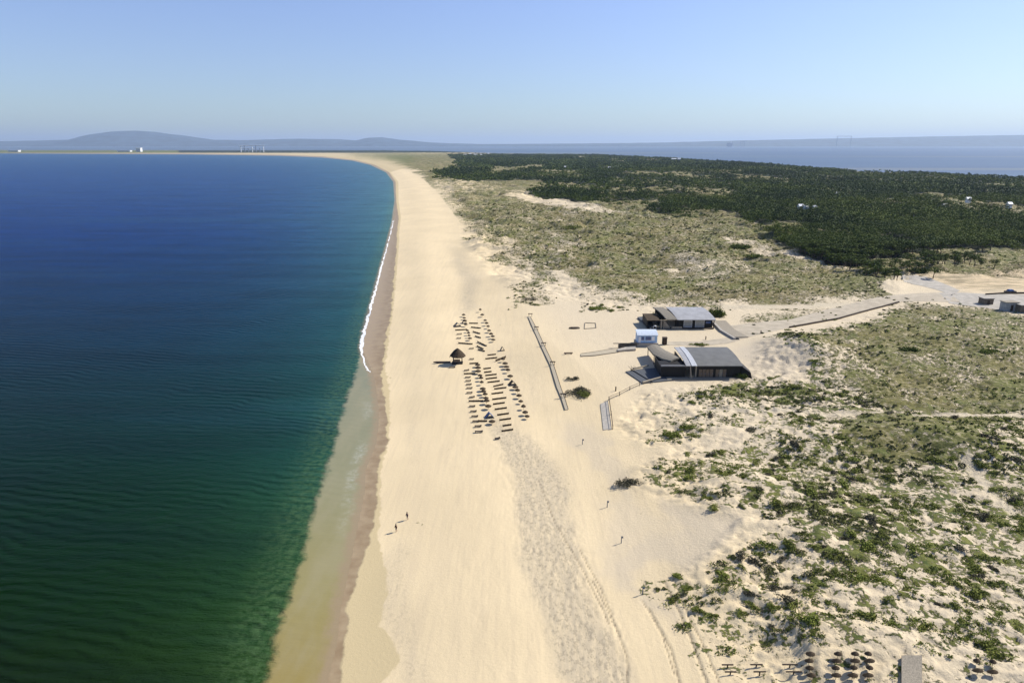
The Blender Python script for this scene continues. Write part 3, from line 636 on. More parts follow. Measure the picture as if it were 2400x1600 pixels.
# ramps to the right of the back bar
rr = empty('timber_ramp', (0, 0, 0), 0, 'long ribbed timber ramp sloping from the farther restaurant to the road', 'ramp')
def ribbon(name, pts, w, mat, parent, lift=.3, th=.25, xw=True):
    P_ = [L24(a, b) for a, b in pts]; rows = []
    for a, b in zip(P_, P_[1:]):
        for t in np.linspace(0, 1, 8)[:-1]:
            p = a.lerp(b, t); rows.append([(p.x-w/2, p.y, p.z+lift), (p.x+w/2, p.y, p.z+lift)])
    p = P_[-1]; rows.append([(p.x-w/2, p.y, p.z+lift), (p.x+w/2, p.y, p.z+lift)])
    mb = MB(); mb.sheet(rows, th+lift); return mb.build(name, mat, parent)
ribbon('ramp_deck', [(1686,753),(1706,774),(1738,792)], 4.2, M_GREYWOOD, rr, .35)
ribbon('kerb_rail', [(1671,757),(1690,777),(1722,796)], .7, M_CONC, rr, .6)
ribbon('kerb_rail', [(1675,757),(1695,777),(1729,796)], .9, M_BLACK, rr, .35)
# ------------------------------------------------------------------ blue lifeguard hut on a stone footing
k0 = g(1494, 803, Zg+.9); k1 = g(1540, 803, Zg+.9); kw = k1[0]-k0[0]
kh = empty('lifeguard_hut', (k0[0], k0[1], Zg), 0, 'small pale blue and white hut raised on a stone footing between the bars', 'hut')
mb = MB(); mb.box(-.3, kw+.3, -.5, 4.2, -.3, .9); mb.build('footing', M_CONC, kh)
mb = MB(); mb.box(0, kw, 0, 3.4, .9, 3.2); mb.build('wall', M_BLUE, kh)
mb = roof_sheet(-.2, kw+.2, -.25, 3.7, 3.22, 4.1, 4.0, .18); mb.build('roof', M_PALEB, kh)
for xa, xb_, mt in ((1.1, 1.9, M_NAVY), (2.3, 3.9, M_NAVY), (4.15, 4.95, M_WHITE)):
    mb = MB(); mb.box(xa, xb_, -.07, -.005, 1.7, 2.75); w_ = mb.build('window', mt, kh)
    mb = MB(); mb.box(xa-.08, xb_+.08, -.13, -.005, 1.58, 1.69); mb.build('sill', M_WHITE, w_)
mb = MB(); mb.box(.25, .95, -.06, -.005, .95, 2.7); mb.build('door', M_WHITE, kh)
bx = g(1558, 807.5, Zg)
tl = empty('portable_toilet', (bx[0], bx[1], Zg), 0, 'tall dark brown cabin standing alone on the sand right of the blue hut', 'cabin')
mb = MB(); mb.box(-.62, .62, 0, 1.2, 0, 2.0); mb.build('wall', M_BLACK, tl)
mb = MB(); mb.sheet([[(-.7, -.1, 2.08), (.7, -.1, 2.08)], [(-.7, .6, 2.22), (.7, .6, 2.22)], [(-.7, 1.3, 2.08), (.7, 1.3, 2.08)]], .07); mb.build('roof', M_DARKWOOD, tl)
mb = MB(); mb.box(-.45, .45, -.05, -.004, .08, 1.8); mb.build('door', M_DARKWOOD, tl)
# ------------------------------------------------------------------ boardwalks and small structures
def boardwalk(pl, pr, mat, label, name='boardwalk', lift=.18, seams=20):
    o = empty(name, L24(*pl[0]), 0, label, 'boardwalk'); base = Vector(o.location)
    A_ = [L24(*p)-base for p in pl]; B_ = [L24(*p)-base for p in pr]; rows = []
    up = Vector((0, 0, lift))
    for i in range(len(A_)-1):
        for t in np.linspace(0, 1, 7)[:-1]: rows.append([tuple(A_[i].lerp(A_[i+1], t)+up), tuple(B_[i].lerp(B_[i+1], t)+up)])
    rows.append([tuple(A_[-1]+up), tuple(B_[-1]+up)])
    mb = MB(); mb.sheet(rows, .4); mb.build('planks', mat, o)
    for Pl, s_ in ((A_, -1), (B_, 1)):
        mb = MB()
        for a, b in zip(Pl, Pl[1:]):
            q0, q1 = a+up*1.15, b+up*1.15; mb.tube(q0, q1, .05, n=6)
        mb.build('edge_beam', M_DARKWOOD, o)
    return o
boardwalk([(1237,743),(1251,775),(1268,813),(1289,857),(1305,910),(1315,934),(1324,961)], [(1243,743),(1260,775),(1277,813),(1298,857),(1315,910),(1324,934),(1332,960)], M_BOARD, 'long narrow weathered boardwalk running along the beach beside five dark posts')
boardwalk([(1361,830),(1395,825),(1450,816)], [(1361,836),(1395,834),(1450,826)], M_BOARD, 'pale plank walkway leading from the beach to the blue hut')
boardwalk([(1447,821),(1470,815),(1490,813)], [(1447,825.5),(1470,823),(1490,822)], M_CONC, 'short grey plank ramp beside the footing of the blue hut', lift=.45)
for i, (a, b) in enumerate([(1243,742),(1257,773),(1274,811),(1295,856),(1320,932)]):
    p = L24(a, b); o = empty('shower_post', p, 0, ['farthest', 'second farthest', 'middle', 'second nearest', 'nearest'][i]+' dark crossbar post beside the long narrow boardwalk', 'post', 'crossbar posts along the boardwalk')
    mb = MB(); mb.box(-.75, .75, -.16, .16, .95, 1.15); mb.build('crossbar', M_DARKWOOD, o)
    for sx_ in (-.5, .5):
        mb = MB(); mb.tube((sx_, 0, -.2), (sx_, 0, .95), .07); mb.build('post', M_DARKWOOD, o)
# low dark stone wall by the hut
p0, p1 = L24(1449,815), L24(1493,812); o = empty('low_wall', p0, 0, 'low dark lattice wall left of the blue hut', 'wall')
mb = MB(); v = p1-p0; mb.hexa([(0, 0, -.3), (v.x, v.y, -.3), (v.x, v.y+.3, -.3), (0, .3, -.3), (0, 0, 1.1), (v.x, v.y, 1.25), (v.x, v.y+.3, 1.25), (0, .3, 1.1)]); mb.build('panel', M_STONE, o)
mb = MB(); mb.box(-1.5, v.x+.3, -.1, .4, 1.27, 1.36); mb.build('rail', M_BLACK, o)
# logs
p0 = L24(1332, 830); o = tag(MB().build('driftwood_log', M_TERRA) if False else empty('log_bench', p0, 0), 'reddish brown log bench on the sand at the start of the walkway', 'bench')
mb = MB(); mb.tube((-1.2, 0, .35), (1.2, .2, .35), .22, .2, 10); mb.build('seat', M_WOOD, o)
for sx_ in (-.8, .8):
    mb = MB(); mb.tube((sx_, .05, -.05), (sx_, .05, .2), .18, .18, 8); mb.build('leg', M_WOOD, o)
# upturned boat
p0 = L24(1346, 770); o = empty('rowing_boat', p0, .05, 'dark upturned rowing boat lying on the sand near a square sand pit', 'boat')
def hull(mb, Lh, wh, h, n_=14):
    rows = []
    for i in range(n_+1):
        t = i/n_*2-1; w_ = wh*(1-abs(t)**2.4)+.02; rows.append([(t*Lh/2, w_*math.cos(a), .02+h*(1-.35*abs(t)**3)*math.sin(a)) for a in np.linspace(math.pi, 0, 9)])
    mb.sheet(rows, .05)
mb = MB(); hull(mb, 3.6, .65, .5); mb.build('hull', M_DARKWOOD, o, True)
mb = MB(); mb.box(-1.6, 1.6, -.04, .04, .53, .6); mb.build('keel', M_BLACK, o)
# sunken square frame
o = empty('sand_pit', L24(1381, 765), 0, 'square sand pit edged with thin timber beams beyond the walkway', 'sand pit')
for (A_, B_) in [((1370,771), (1397,769)), ((1397,769), (1396,758)), ((1396,758), (1371,757)), ((1371,757), (1370,771))]:
    mb = MB(); a_, b_ = L24(*A_)-Vector(o.location), L24(*B_)-Vector(o.location); mb.tube(a_+Vector((0, 0, .12)), b_+Vector((0, 0, .12)), .12, n=6); mb.build('beam', M_GREYWOOD, o)
# concrete slab and rope fence
c = [L24(1407,947), L24(1414,1008), L24(1434,1006), L24(1425,940)]
quad_deck('concrete_slab', c, M_CONC, 'narrow grey concrete slab on the sand below the rope fence', 'slab', lift=.12)
fp = [L24(*p) for p in [(1436,1006),(1432,972),(1427,938),(1452,927),(1476,914),(1499,904)]]
o = empty('rope_fence', fp[0], 0, 'thin dark rope fence bending around the concrete slab', 'fence')
for i, p in enumerate(fp):
    mb = MB(); a_ = p-fp[0]; mb.tube(a_+Vector((0, 0, -.2)), a_+Vector((0, 0, 1.0)), .08, n=6); mb.build('post', M_DARKWOOD, o)
    if i:
        mb = MB(); b_ = fp[i-1]-fp[0]
        for h_ in (.35, .85): mb.tube(a_+Vector((0, 0, h_)), b_+Vector((0, 0, h_)), .05, n=5)
        mb.build('rope', M_DARKWOOD, o)
# the row of slim marker posts on the upper beach
for i, (a, b) in enumerate([(1365,1041), (1423,1188), (1456,1272), (1506,1392)]):
    p = L24(a, b); o = empty('marker_post', p, 0, ['farthest and smallest', 'second farthest', 'second nearest', 'nearest and largest'][i]+' slim blue grey marker post on the upper beach', 'post', 'slim marker posts on the upper beach')
    mb = MB(); mb.tube((0, 0, -.3), (0, 0, 1.2), .07, .06); mb.build('post', M_BPOST, o)
    mb = MB(); mb.box(-.16, .16, -.05, .05, 1.0, 1.42) if False else mb.box(.075, .26, -.03, .03, .85, 1.18); mb.build('sign_plate', M_BPOST, o)
for i, (a, b, lb) in enumerate([(1443,916,'short dark post on open sand between the round bush and the fence'), (1654,796,'short dark post on the sand in front of the farther restaurant'), (1783,782,'short dark post on the verge of the gravel road')]):
    p = L24(a, b); o = empty('bollard', p, 0, lb, 'bollard')
    mb = MB(); mb.tube((0, 0, -.2), (0, 0, .95), .16, .14); mb.build('post', M_DARKWOOD, o); mb = MB(); mb.tube((0, 0, .955), (0, 0, 1.1), .2, .12); mb.build('cap', M_BLACK, o)
# road side blocks and parked car
def block(px_, py_, w, d, h, mat, label):
    p = L24(px_, py_); o = empty('kiosk', p, 0, label, 'kiosk')
    mb = MB(); mb.box(-w/2, w/2, 0, d, -.3, h); mb.build('wall', mat, o)
    mb = MB(); mb.box(-w/2-.2, w/2+.2, -.2, d+.2, h+.003, h+.22); mb.build('roof', M_CONC if mat is M_STONE else M_GREYWOOD, o)
    mb = MB(); mb.box(-.45, .45, -.06, -.004, 0, h*.75); mb.build('door', M_DARKWOOD, o)
block(2316, 714, 3.6, 3, 2.2, M_STONE, 'small brown cube shaped kiosk on the near edge of the asphalt')
block(2370, 729, 4.6, 3, 3.0, M_BLKC, 'pale grey block hut at the right end of the asphalt road')
block(2410, 733, 6.0, 4, 2.6, M_STONE, 'darker grey block hut cut by the right edge of the picture')
p = L24(2367, 686.5); o = empty('parked_car', p, .1, 'small dark car parked beyond the low wall', 'car')
mb = MB(); mb.hexa([(-2.1, -.85, .3), (2.1, -.85, .3), (2.1, .85, .3), (-2.1, .85, .3), (-2.05, -.8, .85), (2.05, -.8, .85), (2.05, .8, .85), (-2.05, .8, .85)]); mb.build('body', M_BLACK, o)
mb = MB(); mb.hexa([(-1.3, -.75, .853), (1.2, -.75, .853), (1.2, .75, .853), (-1.3, .75, .853), (-.8, -.6, 1.45), (.7, -.6, 1.45), (.7, .6, 1.45), (-.8, .6, 1.45)]); mb.build('cabin', M_NAVY, o)
for sx_ in (-1.3, 1.3):
    for sy_ in (-.88, .74):
        mb = MB(); mb.tube((sx_, sy_, .32), (sx_, sy_+.14, .32), .32, n=14); mb.build('wheel', M_BLACK, o)

# ------------------------------------------------------------------ parasols, loungers
def q5(X_, Y_): return (980+X_*.2295, 700+Y_*.2295)
def dup(root, loc, rz, label, sc=None):
    r = root.copy(); COL.objects.link(r); r.location = loc; r.rotation_euler = (0, 0, rz); r['label'] = label
    if sc: r.scale = sc
    for ch in list(root.children):
        c_ = ch.copy(); COL.objects.link(c_); c_.parent = r
    return r
def make_parasol():
    o = empty('thatched_parasol', (0, 0, -50))
    mb = MB(); mb.tube((0, 0, -.3), (0, 0, 1.25), .05); mb.build('pole', M_DARKWOOD, o)
    mb = MB(); mb.cone((0, 0), 1.05, .95, 1.45, 14, .12); mb.build('canopy', M_THATCHD, o)
    return o
def make_lounger():
    o = empty('sun_lounger', (0, 0, -50))
    mb = MB(); mb.box(-1, 1, -.27, .27, .24, .32); mb.hexa([(.5, -.27, .322), (1.0, -.27, .322), (1.0, .27, .322), (.5, .27, .322), (.5, -.27, .35), (1.02, -.27, .44), (1.02, .27, .44), (.5, .27, .35)]); mb.build('bed', M_DARKWOOD, o)
    for a_ in (-.85, .85):
        for b_ in (-.28, .28):
            mb = MB(); mb.box(a_-.05, a_+.05, b_-.05+.04*(b_ < 0), b_+.05-.04*(b_ > 0), -.1, .237); mb.build('leg', M_DARKWOOD, o)
    return o
def make_screen():
    o = empty('beach_windbreak', (0, 0, -50))
    mb = MB(); mb.box(-1.5, 1.5, -.03, .03, .04, .42); mb.build('fabric', M_THATCHD, o)
    for a_ in (-1.5, -.5, .5, 1.5):
        mb = MB(); mb.tube((a_, .06, -.3), (a_, .06, .5), .035, n=6); mb.build('stake', M_DARKWOOD, o)
    return o
ORD = ['nearest', 'second', 'third', 'fourth', 'fifth', 'sixth', 'seventh', 'eighth', 'ninth', 'tenth', 'eleventh', 'twelfth', 'thirteenth', 'fourteenth', 'fifteenth', 'sixteenth', 'seventeenth', 'eighteenth']
def nth(i): return 'nearest' if i == 0 else ORD[i]+' from the near end'
def row(proto_f, items, what, cat, group, base_w, used=[None]):
    proto = proto_f(); tag(proto, None, cat, group)
    items = sorted(items, key=lambda t: -t[1])
    for i, t in enumerate(items):
        X_, Y_, w = t[0], t[1], t[2]; rz = t[3] if len(t) > 3 else 0
        p = L24(*q5(X_, Y_)); dep = p.y*cp+(CAMH-p.z)*sp; wm = w*.2295/F*dep; sc = wm/base_w
        lab = what.format(nth(i))
        if i == 0: proto.location = p; proto.rotation_euler = (0, 0, rz); proto['label'] = lab; proto.scale = (sc, max(sc, .8) if base_w > 2.5 else 1, 1); o = proto
        else: o = dup(proto, p, rz, lab, (sc, max(sc, .8) if base_w > 2.5 else 1, 1))
        if proto_f is make_parasol: o.scale = (sc, sc, .75+.1*((i*7) % 3))
    return proto
r_ = .35
row(make_lounger, [(508,807,55),(512,843,55),(519,880,55),(525,917,60),(525,965,60),(550,1010,55,.25),(553,1103,60),(566,1155,64),(579,1206,68),(590,1257,70),(612,1307,70),(620,1363,82)],
    'dark wooden sun lounger in the row nearest the sea, {}', 'sun lounger', 'dark sun loungers in the row nearest the sea', 2.0)
row(make_lounger, [(495,735,50,.3),(548,620,45),(545,513,45),(420,365,50,.15),(416,407,45,-.1),(350,704,60)],
    'scattered dark sun lounger by the thatched hut, {}', 'sun lounger', 'loose dark sun loungers around the thatched hut', 2.0)
row(make_parasol, [(608,698,55),(612,735,60),(612,767,62),(633,807,50),(643,840,46),(650,880,42),(660,943,62),(668,978,56),(685,1003,52),(693,1040,56),(700,1075,62),(716,1127,66),(755,1280,70)],
    'dark thatched parasol in the middle column, {}', 'parasol', 'dark thatched parasols in the middle column', 2.0)
row(make_screen, [(752,577,90,r_),(748,613,125,r_),(705,717,80,r_),(712,753,80,r_),(745,783,120,r_),(748,818,120,r_),(772,853,130,r_),(820,890,120,.6),(840,920,130,r_),(810,970,125,r_),(830,1025,150,r_),(825,1075,125,r_),(845,1128,130,r_),(868,1185,125,r_),(890,1237,125,r_),(908,1298,95,r_),(912,1350,125,r_)],
    'long dark brown windbreak in the ladder of windbreaks, {}', 'windbreak', 'long dark windbreaks laid out like a ladder', 3.0)
row(make_screen, [(595,350,110,-.8),(610,395,90,-.8),(650,465,180,-1.0),(632,502,130,-1.0),(645,532,95,-.7),(590,300,110,-.4),(565,255,90,-.1)],
    'dark windbreak slanting in the far fan, {}', 'windbreak', 'slanting windbreaks at the far end', 3.0)
row(make_screen, [(570,665,90,.2),(525,770,115,.1),(590,1050,145,.03),(660,1255,90,0),(482,462,150,-.25),(440,322,120,.2)],
    'dark windbreak across the sea side column, {}', 'windbreak', 'windbreaks crossing the sea side column', 3.0)
row(make_parasol, [(868,645,42),(888,687,58),(902,718,58),(918,757,48),(940,818,60),(993,927,62),(1015,967,52),(1030,1018,58),(1048,1073,50),(1075,1133,50),(1093,1190,60),(1113,1228,52)],
    'dark thatched parasol in the landward column, {}', 'parasol', 'dark thatched parasols in the landward column', 2.0)
row(make_parasol, [(635,135,30),(655,185,42),(685,240,38),(700,275,38),(715,305,36),(725,345,44),(745,385,44),(762,408,44),(768,440,45)],
    'dark thatched parasol in the far landward line, {}', 'parasol', 'small parasols in the far landward line', 2.0)
row(make_parasol, [(465,185,38),(472,215,34),(478,250,44),(486,285,40),(505,345,32),(515,375,34),(520,400,32),(528,425,46)],
    'dark thatched parasol in the far middle line, {}', 'parasol', 'small parasols in the far middle line', 2.0)
p = L24(*q5(845, 622)); o = make_screen(); o.location = p; o.rotation_euler = (0, 0, .9); o.scale = (1.5, 1, 1.5); tag(o, 'thick dark slanting windbreak at the head of the landward column', 'windbreak')
p = L24(*q5(810, 1433)); o = make_lounger(); o.location = p; o.rotation_euler = (0, 0, .3); o.scale = (.55, 1, 1); tag(o, 'lone dark lounger nearest the camera, apart from all rows', 'sun lounger')
# small frames / tents
def tent(px_, py_, w, h, m1, label):
    p = L24(px_, py_); o = empty('beach_tent', p, .2, label, 'tent'); rows = []
    mb = MB(); mb.sheet([[(-w/2, -w*.4, 0), (-w/2, w*.4, 0)], [(0, -w*.4, h), (0, w*.4, h)], [(w/2, -w*.4, 0), (w/2, w*.4, 0)]], .04); mb.build('canvas', m1, o)
    mb = MB(); mb.tube((-w/2-.05, -w*.42, 0), (0, -w*.42, h+.05), .06, n=6); mb.tube((w/2+.05, -w*.42, 0), (0, -w*.42, h+.05), .06, n=6); mb.build('frame', M_DARKWOOD, o)
tent(1177, 821, 1.3, 1.2, M_GREYWOOD, 'small open triangular frame tent above the landward column')
tent(1147, 977, 1.9, 1.1, M_CLOTH2, 'navy and white canvas shelter at the near end of the middle column')
tent(1201, 901, 2.0, 1.1, M_THATCHD, 'brown striped tent in the landward column')
tent(1072, 764, 2.6, 1.2, M_GREYWOOD, 'pale low tent at the far seaward corner of the rows')
tent(1088, 757, 1.6, 1.3, M_CLOTH, 'small purple grey tent among the far parasols')
# thatched hut with its low jetty
p = L24(1072, 851); o = empty('thatched_hut', p, 0, 'open thatched lifeguard hut with peaked roof standing on the sand', 'hut')
mb = MB(); mb.box(-1.5, 1.5, -.9, .9, -.1, .35); mb.build('platform', M_BLACK, o)
mb = MB(); mb.cone((.25, 0), 2.1, 2.25, 4.3, 12, .14, rtop=.12, th=.2); mb.build('thatch_roof', M_THATCHD, o)
mb = MB(); mb.sheet([[(-2.05, -1.0, 2.2), (-2.05, .9, 2.2)], [(-1.0, -.9, 3.5), (-1.0, .8, 3.5)], [(.1, -.4, 4.4), (.1, .3, 4.4)]], .3); mb.build('roof_flap', M_BLACK, o)
for a_ in (-1.1, 1.3):
    for b_ in (-.7, .7):
        mb = MB(); mb.tube((a_, b_, .35), (a_, b_, 2.4), .08); mb.build('post', M_DARKWOOD, o)
mb = MB(); mb.box(-.9, .8, -.5, -.35, .355, 1.3); mb.build('counter', M_WOOD, o)
p = L24(1040, 850); o = empty('wooden_jetty', p, 0, 'low narrow dark plank jetty stretching seaward from the thatched hut', 'jetty')
mb = MB(); mb.sheet([[(-2.9, -.05, .35), (-2.9, .05, .35)], [(-2.0, -.35, .4), (-2.0, .35, .4)], [(1.9, -.35, .4), (1.9, .35, .4)]], .28); mb.build('planks', M_DARKWOOD, o)
for a_ in (-1.6, 0, 1.5):
    mb = MB(); mb.tube((a_, 0, -.2), (a_, 0, .12), .1); mb.build('post', M_BLACK, o)
# near right corner timber pieces
for i, (a, b, w) in enumerate([(1708,1572,3.0), (1776,1572,3.2), (1855,1572,4.0)]):
    p = L24(a, b); o = empty('timber_rack', p, 0, ['leftmost', 'middle', 'rightmost'][i]+' low double bar timber rack near the bottom of the picture', 'rack', 'low timber racks near the bottom edge')
    for y_ in (-.55, .55):
        mb = MB(); mb.box(-w*.22, w*.22, y_-.06, y_+.06, .38, .5); mb.build('bar', M_DARKWOOD, o)
        mb = MB(); mb.box(-.06, .06, y_-.05, y_+.05, -.2, .377); mb.build('leg', M_DARKWOOD, o)
cor = [(a_, b_) for a_ in (1898, 1960, 2000, 2034) for b_ in (1541, 1557, 1574, 1591)]+[(2290, 1558), (2322, 1560), (2290, 1580), (2322, 1583)]
pp_ = None
for k, (a_, b_) in enumerate(sorted(cor)):
    p = L24(a_+3*math.sin(k*5), b_); col_i = sorted(set(t[0] for t in cor)).index(a_); rk = [t for t in sorted(cor) if t[0] == a_].index((a_, b_))
    lab = 'low dark parasol, '+['farthest', 'second farthest', 'third farthest', 'nearest'][rk]+' in column '+['one', 'two', 'three', 'four', 'five', 'six'][col_i]+' counted from the racks'
    if pp_ is None: pp_ = make_parasol(); pp_.children[1].data = pp_.children[1].data.copy(); pp_.children[1].data.materials[0] = M_BLACK; pp_.location = p; pp_.scale = (.55, .36, .6); tag(pp_, lab, 'parasol', 'low dark parasols at the bottom right corner')
    else: dup(pp_, p, 0, lab, (.50+.18*math.sin(k*3.1), .30, .6))
c = [L24(2112,1541), L24(2112,1640), L24(2160,1640), L24(2160,1541)]
quad_deck('duckboard', c, M_GREYWOOD, 'grey duckboard among the tussocks at the bottom of the picture', 'duckboard', lift=.35)
# ------------------------------------------------------------------ two people walking by the water
def person(px_, py_, rz, label, shirt):
    p = L24(px_, py_); J = {'pel': (0, 0, .93), 'che': (0, .02, 1.28), 'nek': (0, .03, 1.47), 'hed': (0, .06, 1.60), 'top': (0, .05, 1.74),
        'lh': (-.10, 0, .90), 'lk': (-.11, .14, .50), 'la': (-.11, .06, .09), 'lt': (-.11, .22, .04), 'rh': (.10, 0, .90), 'rk': (.11, -.04, .48), 'ra': (.11, -.28, .12), 'rt': (.11, -.14, .04),
        'ls': (-.19, .02, 1.40), 'le': (-.25, -.10, 1.13), 'lw': (-.25, -.02, .88), 'lf': (-.25, .03, .78), 'rs': (.19, .02, 1.40), 're': (.25, .12, 1.13), 'rw': (.25, .24, .92), 'rf': (.25, .30, .84)}
    E = [('pel','che'),('che','nek'),('nek','hed'),('hed','top'),('pel','lh'),('lh','lk'),('lk','la'),('la','lt'),('pel','rh'),('rh','rk'),('rk','ra'),('ra','rt'),('che','ls'),('ls','le'),('le','lw'),('lw','lf'),('che','rs'),('rs','re'),('re','rw'),('rw','rf')]
    Rr = dict(pel=.15, che=.15, nek=.06, hed=.10, top=.06, lh=.10, rh=.10, lk=.06, rk=.06, la=.04, ra=.04, lt=.035, rt=.035, ls=.065, rs=.065, le=.045, re=.045, lw=.032, rw=.032, lf=.03, rf=.03)
    K = list(J); me = bpy.data.meshes.new('person'); me.from_pydata([J[k] for k in K], [(K.index(a), K.index(b)) for a, b in E], []); me.materials.append(M_SKIN)
    b_ = bpy.data.objects.new('person', me); COL.objects.link(b_); b_.location = p; b_.rotation_euler = (0, 0, rz); b_.scale = (.84, .84, .84)
    m_ = b_.modifiers.new('skin', 'SKIN'); 
    for k, sv in zip(K, me.skin_vertices[0].data): sv.radius = (Rr[k], Rr[k]*.8); sv.use_root = k == 'pel'
    b_.modifiers.new('sub', 'SUBSURF').levels = 1
    tag(b_, label, 'person')
    mb = MB(); mb.tube((0, 0, .88), (0, .02, 1.30), .20, .215, 12); mb.tube((0, .02, 1.30), (0, .03, 1.46), .215, .08, 12); mb.build('shirt', shirt, b_)
    mb = MB(); mb.tube((-.10, 0, .96), (-.11, .13, .55), .125, .095, 10); mb.tube((.10, 0, .96), (.11, -.03, .55), .125, .095, 10); mb.build('shorts', M_CLOTH, b_)
    mb = MB(); mb.cone((0, .03), .115, 1.63, 1.78, 10, 0, .05, .06); mb.build('hair', M_BLACK, b_)
person(955, 1217, 2.2, 'person in dark clothes walking on the sand, farther of the two by the wet edge', M_CLOTH)
person(929, 1245, 2.2, 'person in brown clothes walking on the sand, nearer of the two by the wet edge', M_DARKWOOD)
# ------------------------------------------------------------------ far buildings, cranes
def house(px_, py_, w, d, h, mat, rmat, label, z=None, cat='house', group='white houses among the far trees', nwin=3, base=None):
    p = onland(px_, py_) if z is None else Vector(q(px_, py_, z))
    if cat == 'house' and py_ > 380: w *= .5; d *= .7; h *= .42; p.z += 1.2
    o = empty('white_house' if cat == 'house' else 'apartment_block', p, 0, label, cat, group); b0_ = base if base else 0
    mb = MB(); mb.box(-w/2, w/2, 0, d, -2, h); mb.build('wall', mat, o)
    if cat == 'house':
        mb = MB(); mb.sheet([[(-w/2-.4, -.5, h), (w/2+.4, -.5, h)], [(-w/2-.4, d/2, h+1.6), (w/2+.4, d/2, h+1.6)], [(-w/2-.4, d+.5, h), (w/2+.4, d+.5, h)]], .3)
    else: mb = MB(); mb.box(-w/2-.5, w/2+.5, -.5, d+.5, h+.01, h+1)
    mb.build('roof', rmat, o)
    for k in range(nwin):
        x = -w/2+w*(k+.5)/nwin; mb = MB(); mb.box(x-w*.09, x+w*.09, -.12, -.01, h*.35, h*.75); mb.build('window', M_NAVY, o)
HS = [(1068,357.5,16,10,5),(1080,356.5,12,9,6),(1092,358,18,10,6),(1104,358.5,14,9,5),(1122,355.5,10,8,6),(1300,387,16,9,6),(1322,388.5,14,9,6),(1338,388,10,8,6),(1400,389,12,8,6),(1418,385.5,10,8,6),(1548,371,16,9,8),(1560,370,10,8,9),(1840,489,8,6,5.5),(1852,490,7,5,5.5),(1872,488,6,5,5.5),(1925,452,7,5,6),(2172,480,8,5,5.5),(2225,468,7,5,6),(2320,478,6,5,5.5)]
DS = ['left edge of the far village', 'second from left in the far village', 'widest house of the far village', 'right end of the far village', 'behind the far village on the ridge', 'left house of the trio in the middle woods', 'centre house of the trio in the middle woods', 'right house of the trio in the middle woods', 'lone near the bend of the dark woods', 'small and farther up the middle woods', 'on the wooded crest by the bay', 'smallest on the wooded crest by the bay', 'left of three at the lower wood clearing', 'centre of three at the lower wood clearing', 'right of three at the lower wood clearing', 'lone roof deep in the wood', 'in the right part of the wood', 'farther up in the right part of the wood', 'at the far right of the wood']
for (a, b, w, d, h), t in zip(HS, DS): house(a, b, w, d, h, M_WHITE, M_WHITE, 'white house with pale roof, '+t)
for (a, b, w, h), t in zip([(318,345.5,34,30),(284,346.5,100,11),(30,346,80,12)], ['tall white tower block standing on the far spit', 'long low white block left of the tower on the far spit', 'pale block at the far left of the spit']):
    p = q(a, 349, 0); p = Vector((p[0]*.96, p[1]*.96, 0)); o = empty('apartment_block', p, 0, t, 'building')
    mb = MB(); mb.box(-w/2, w/2, 0, 30, -3, h); mb.build('wall', M_WHITE, o); mb = MB(); mb.box(-w/2-2, w/2+2, -2, 32, h+.1, h+3); mb.build('roof', M_WHITE, o)
    for k in range(4):
        mb = MB(); mb.box(-w*.42, w*.42, -.6, -.1, h*(.15+.2*k), h*(.24+.2*k)); mb.build('window', M_NAVY, o)
def gantry(pxa, pya, w, h, label, jib=False):
    p = q(pxa, 334.6, 0); p = Vector((p[0]/p[1]*17600, 17600, 0)); w *= 1.69; h = (h-60)*1.69+60; o = empty('gantry_crane', p, 0, label, 'crane')
    z0 = -2; 
    for s_ in (-1, 1):
        mb = MB(); mb.box(s_*w/2-5, s_*w/2+5, -6, 6, z0, h); mb.build('leg', M_STEEL, o)
    mb = MB()
    mb.box(-w/2-10, w/2+10, -5, 5, h+.1, h+9)
    mb.build('beam', M_STEEL, o)
    if jib: mb = MB(); mb.tube((w*.2, 0, h+9), (w*.9, 0, h+34), 4, 3); mb.tube((w*.2, 0, h+9), (-w*.6, 0, h+26), 4, 3); mb.build('jib', M_STEEL, o)
    mb = MB(); mb.box(w*.1, w*.1+14, -7, 7, h-9, h-.1); mb.build('cab', M_STEEL, o)
gantry(1937, 312, 205, 168, 'pale gantry crane standing alone on the right part of the horizon')
gantry(1705, 322, 60, 92, 'small dark crane with a raised jib on the horizon left of the gantry', True)
p = q(1675, 334.6, 0); p = Vector((p[0]/p[1]*17400, 17400, 0)); o = empty('cargo_ship', p, 0, 'small dark ship low on the horizon left of the cranes', 'ship')
mb = MB(); mb.hexa([(-50, -8, 60), (50, -8, 60), (45, 8, 60), (-50, 8, 60), (-60, -10, 88), (62, -10, 88), (62, 10, 88), (-60, 10, 88)]) if False else mb.hexa([(-60, -12, -1), (60, -12, -1), (55, 12, -1), (-55, 12, -1), (-75, -14, 80), (80, -14, 80), (80, 14, 80), (-75, 14, 80)]); mb.build('hull', M_STEEL, o)
mb = MB(); mb.box(30, 55, -10, 10, 80.1, 104); mb.build('bridge', M_WHITE, o)
# harbour structure on the spit
p = q(575, 350, 0); p = Vector((p[0]*.97, p[1]*.97, 0)); o = empty('loading_pier', p, 0, 'spindly white loading pier and towers on the far spit', 'pier')
for k in range(7):
    mb = MB(); mb.box(-70+k*28, -66+k*28, -3, 3, -2, 42+10*math.sin(k*2.1)); mb.build('tower', M_STEEL if k % 3 else M_WHITE, o)
mb = MB(); mb.tube((-75, 0, 47), (110, 0, 52), 3.5, 2); mb.tube((-60, 0, 30), (40, 0, 24), 3, 2); mb.build('conveyor', M_WHITE, o)
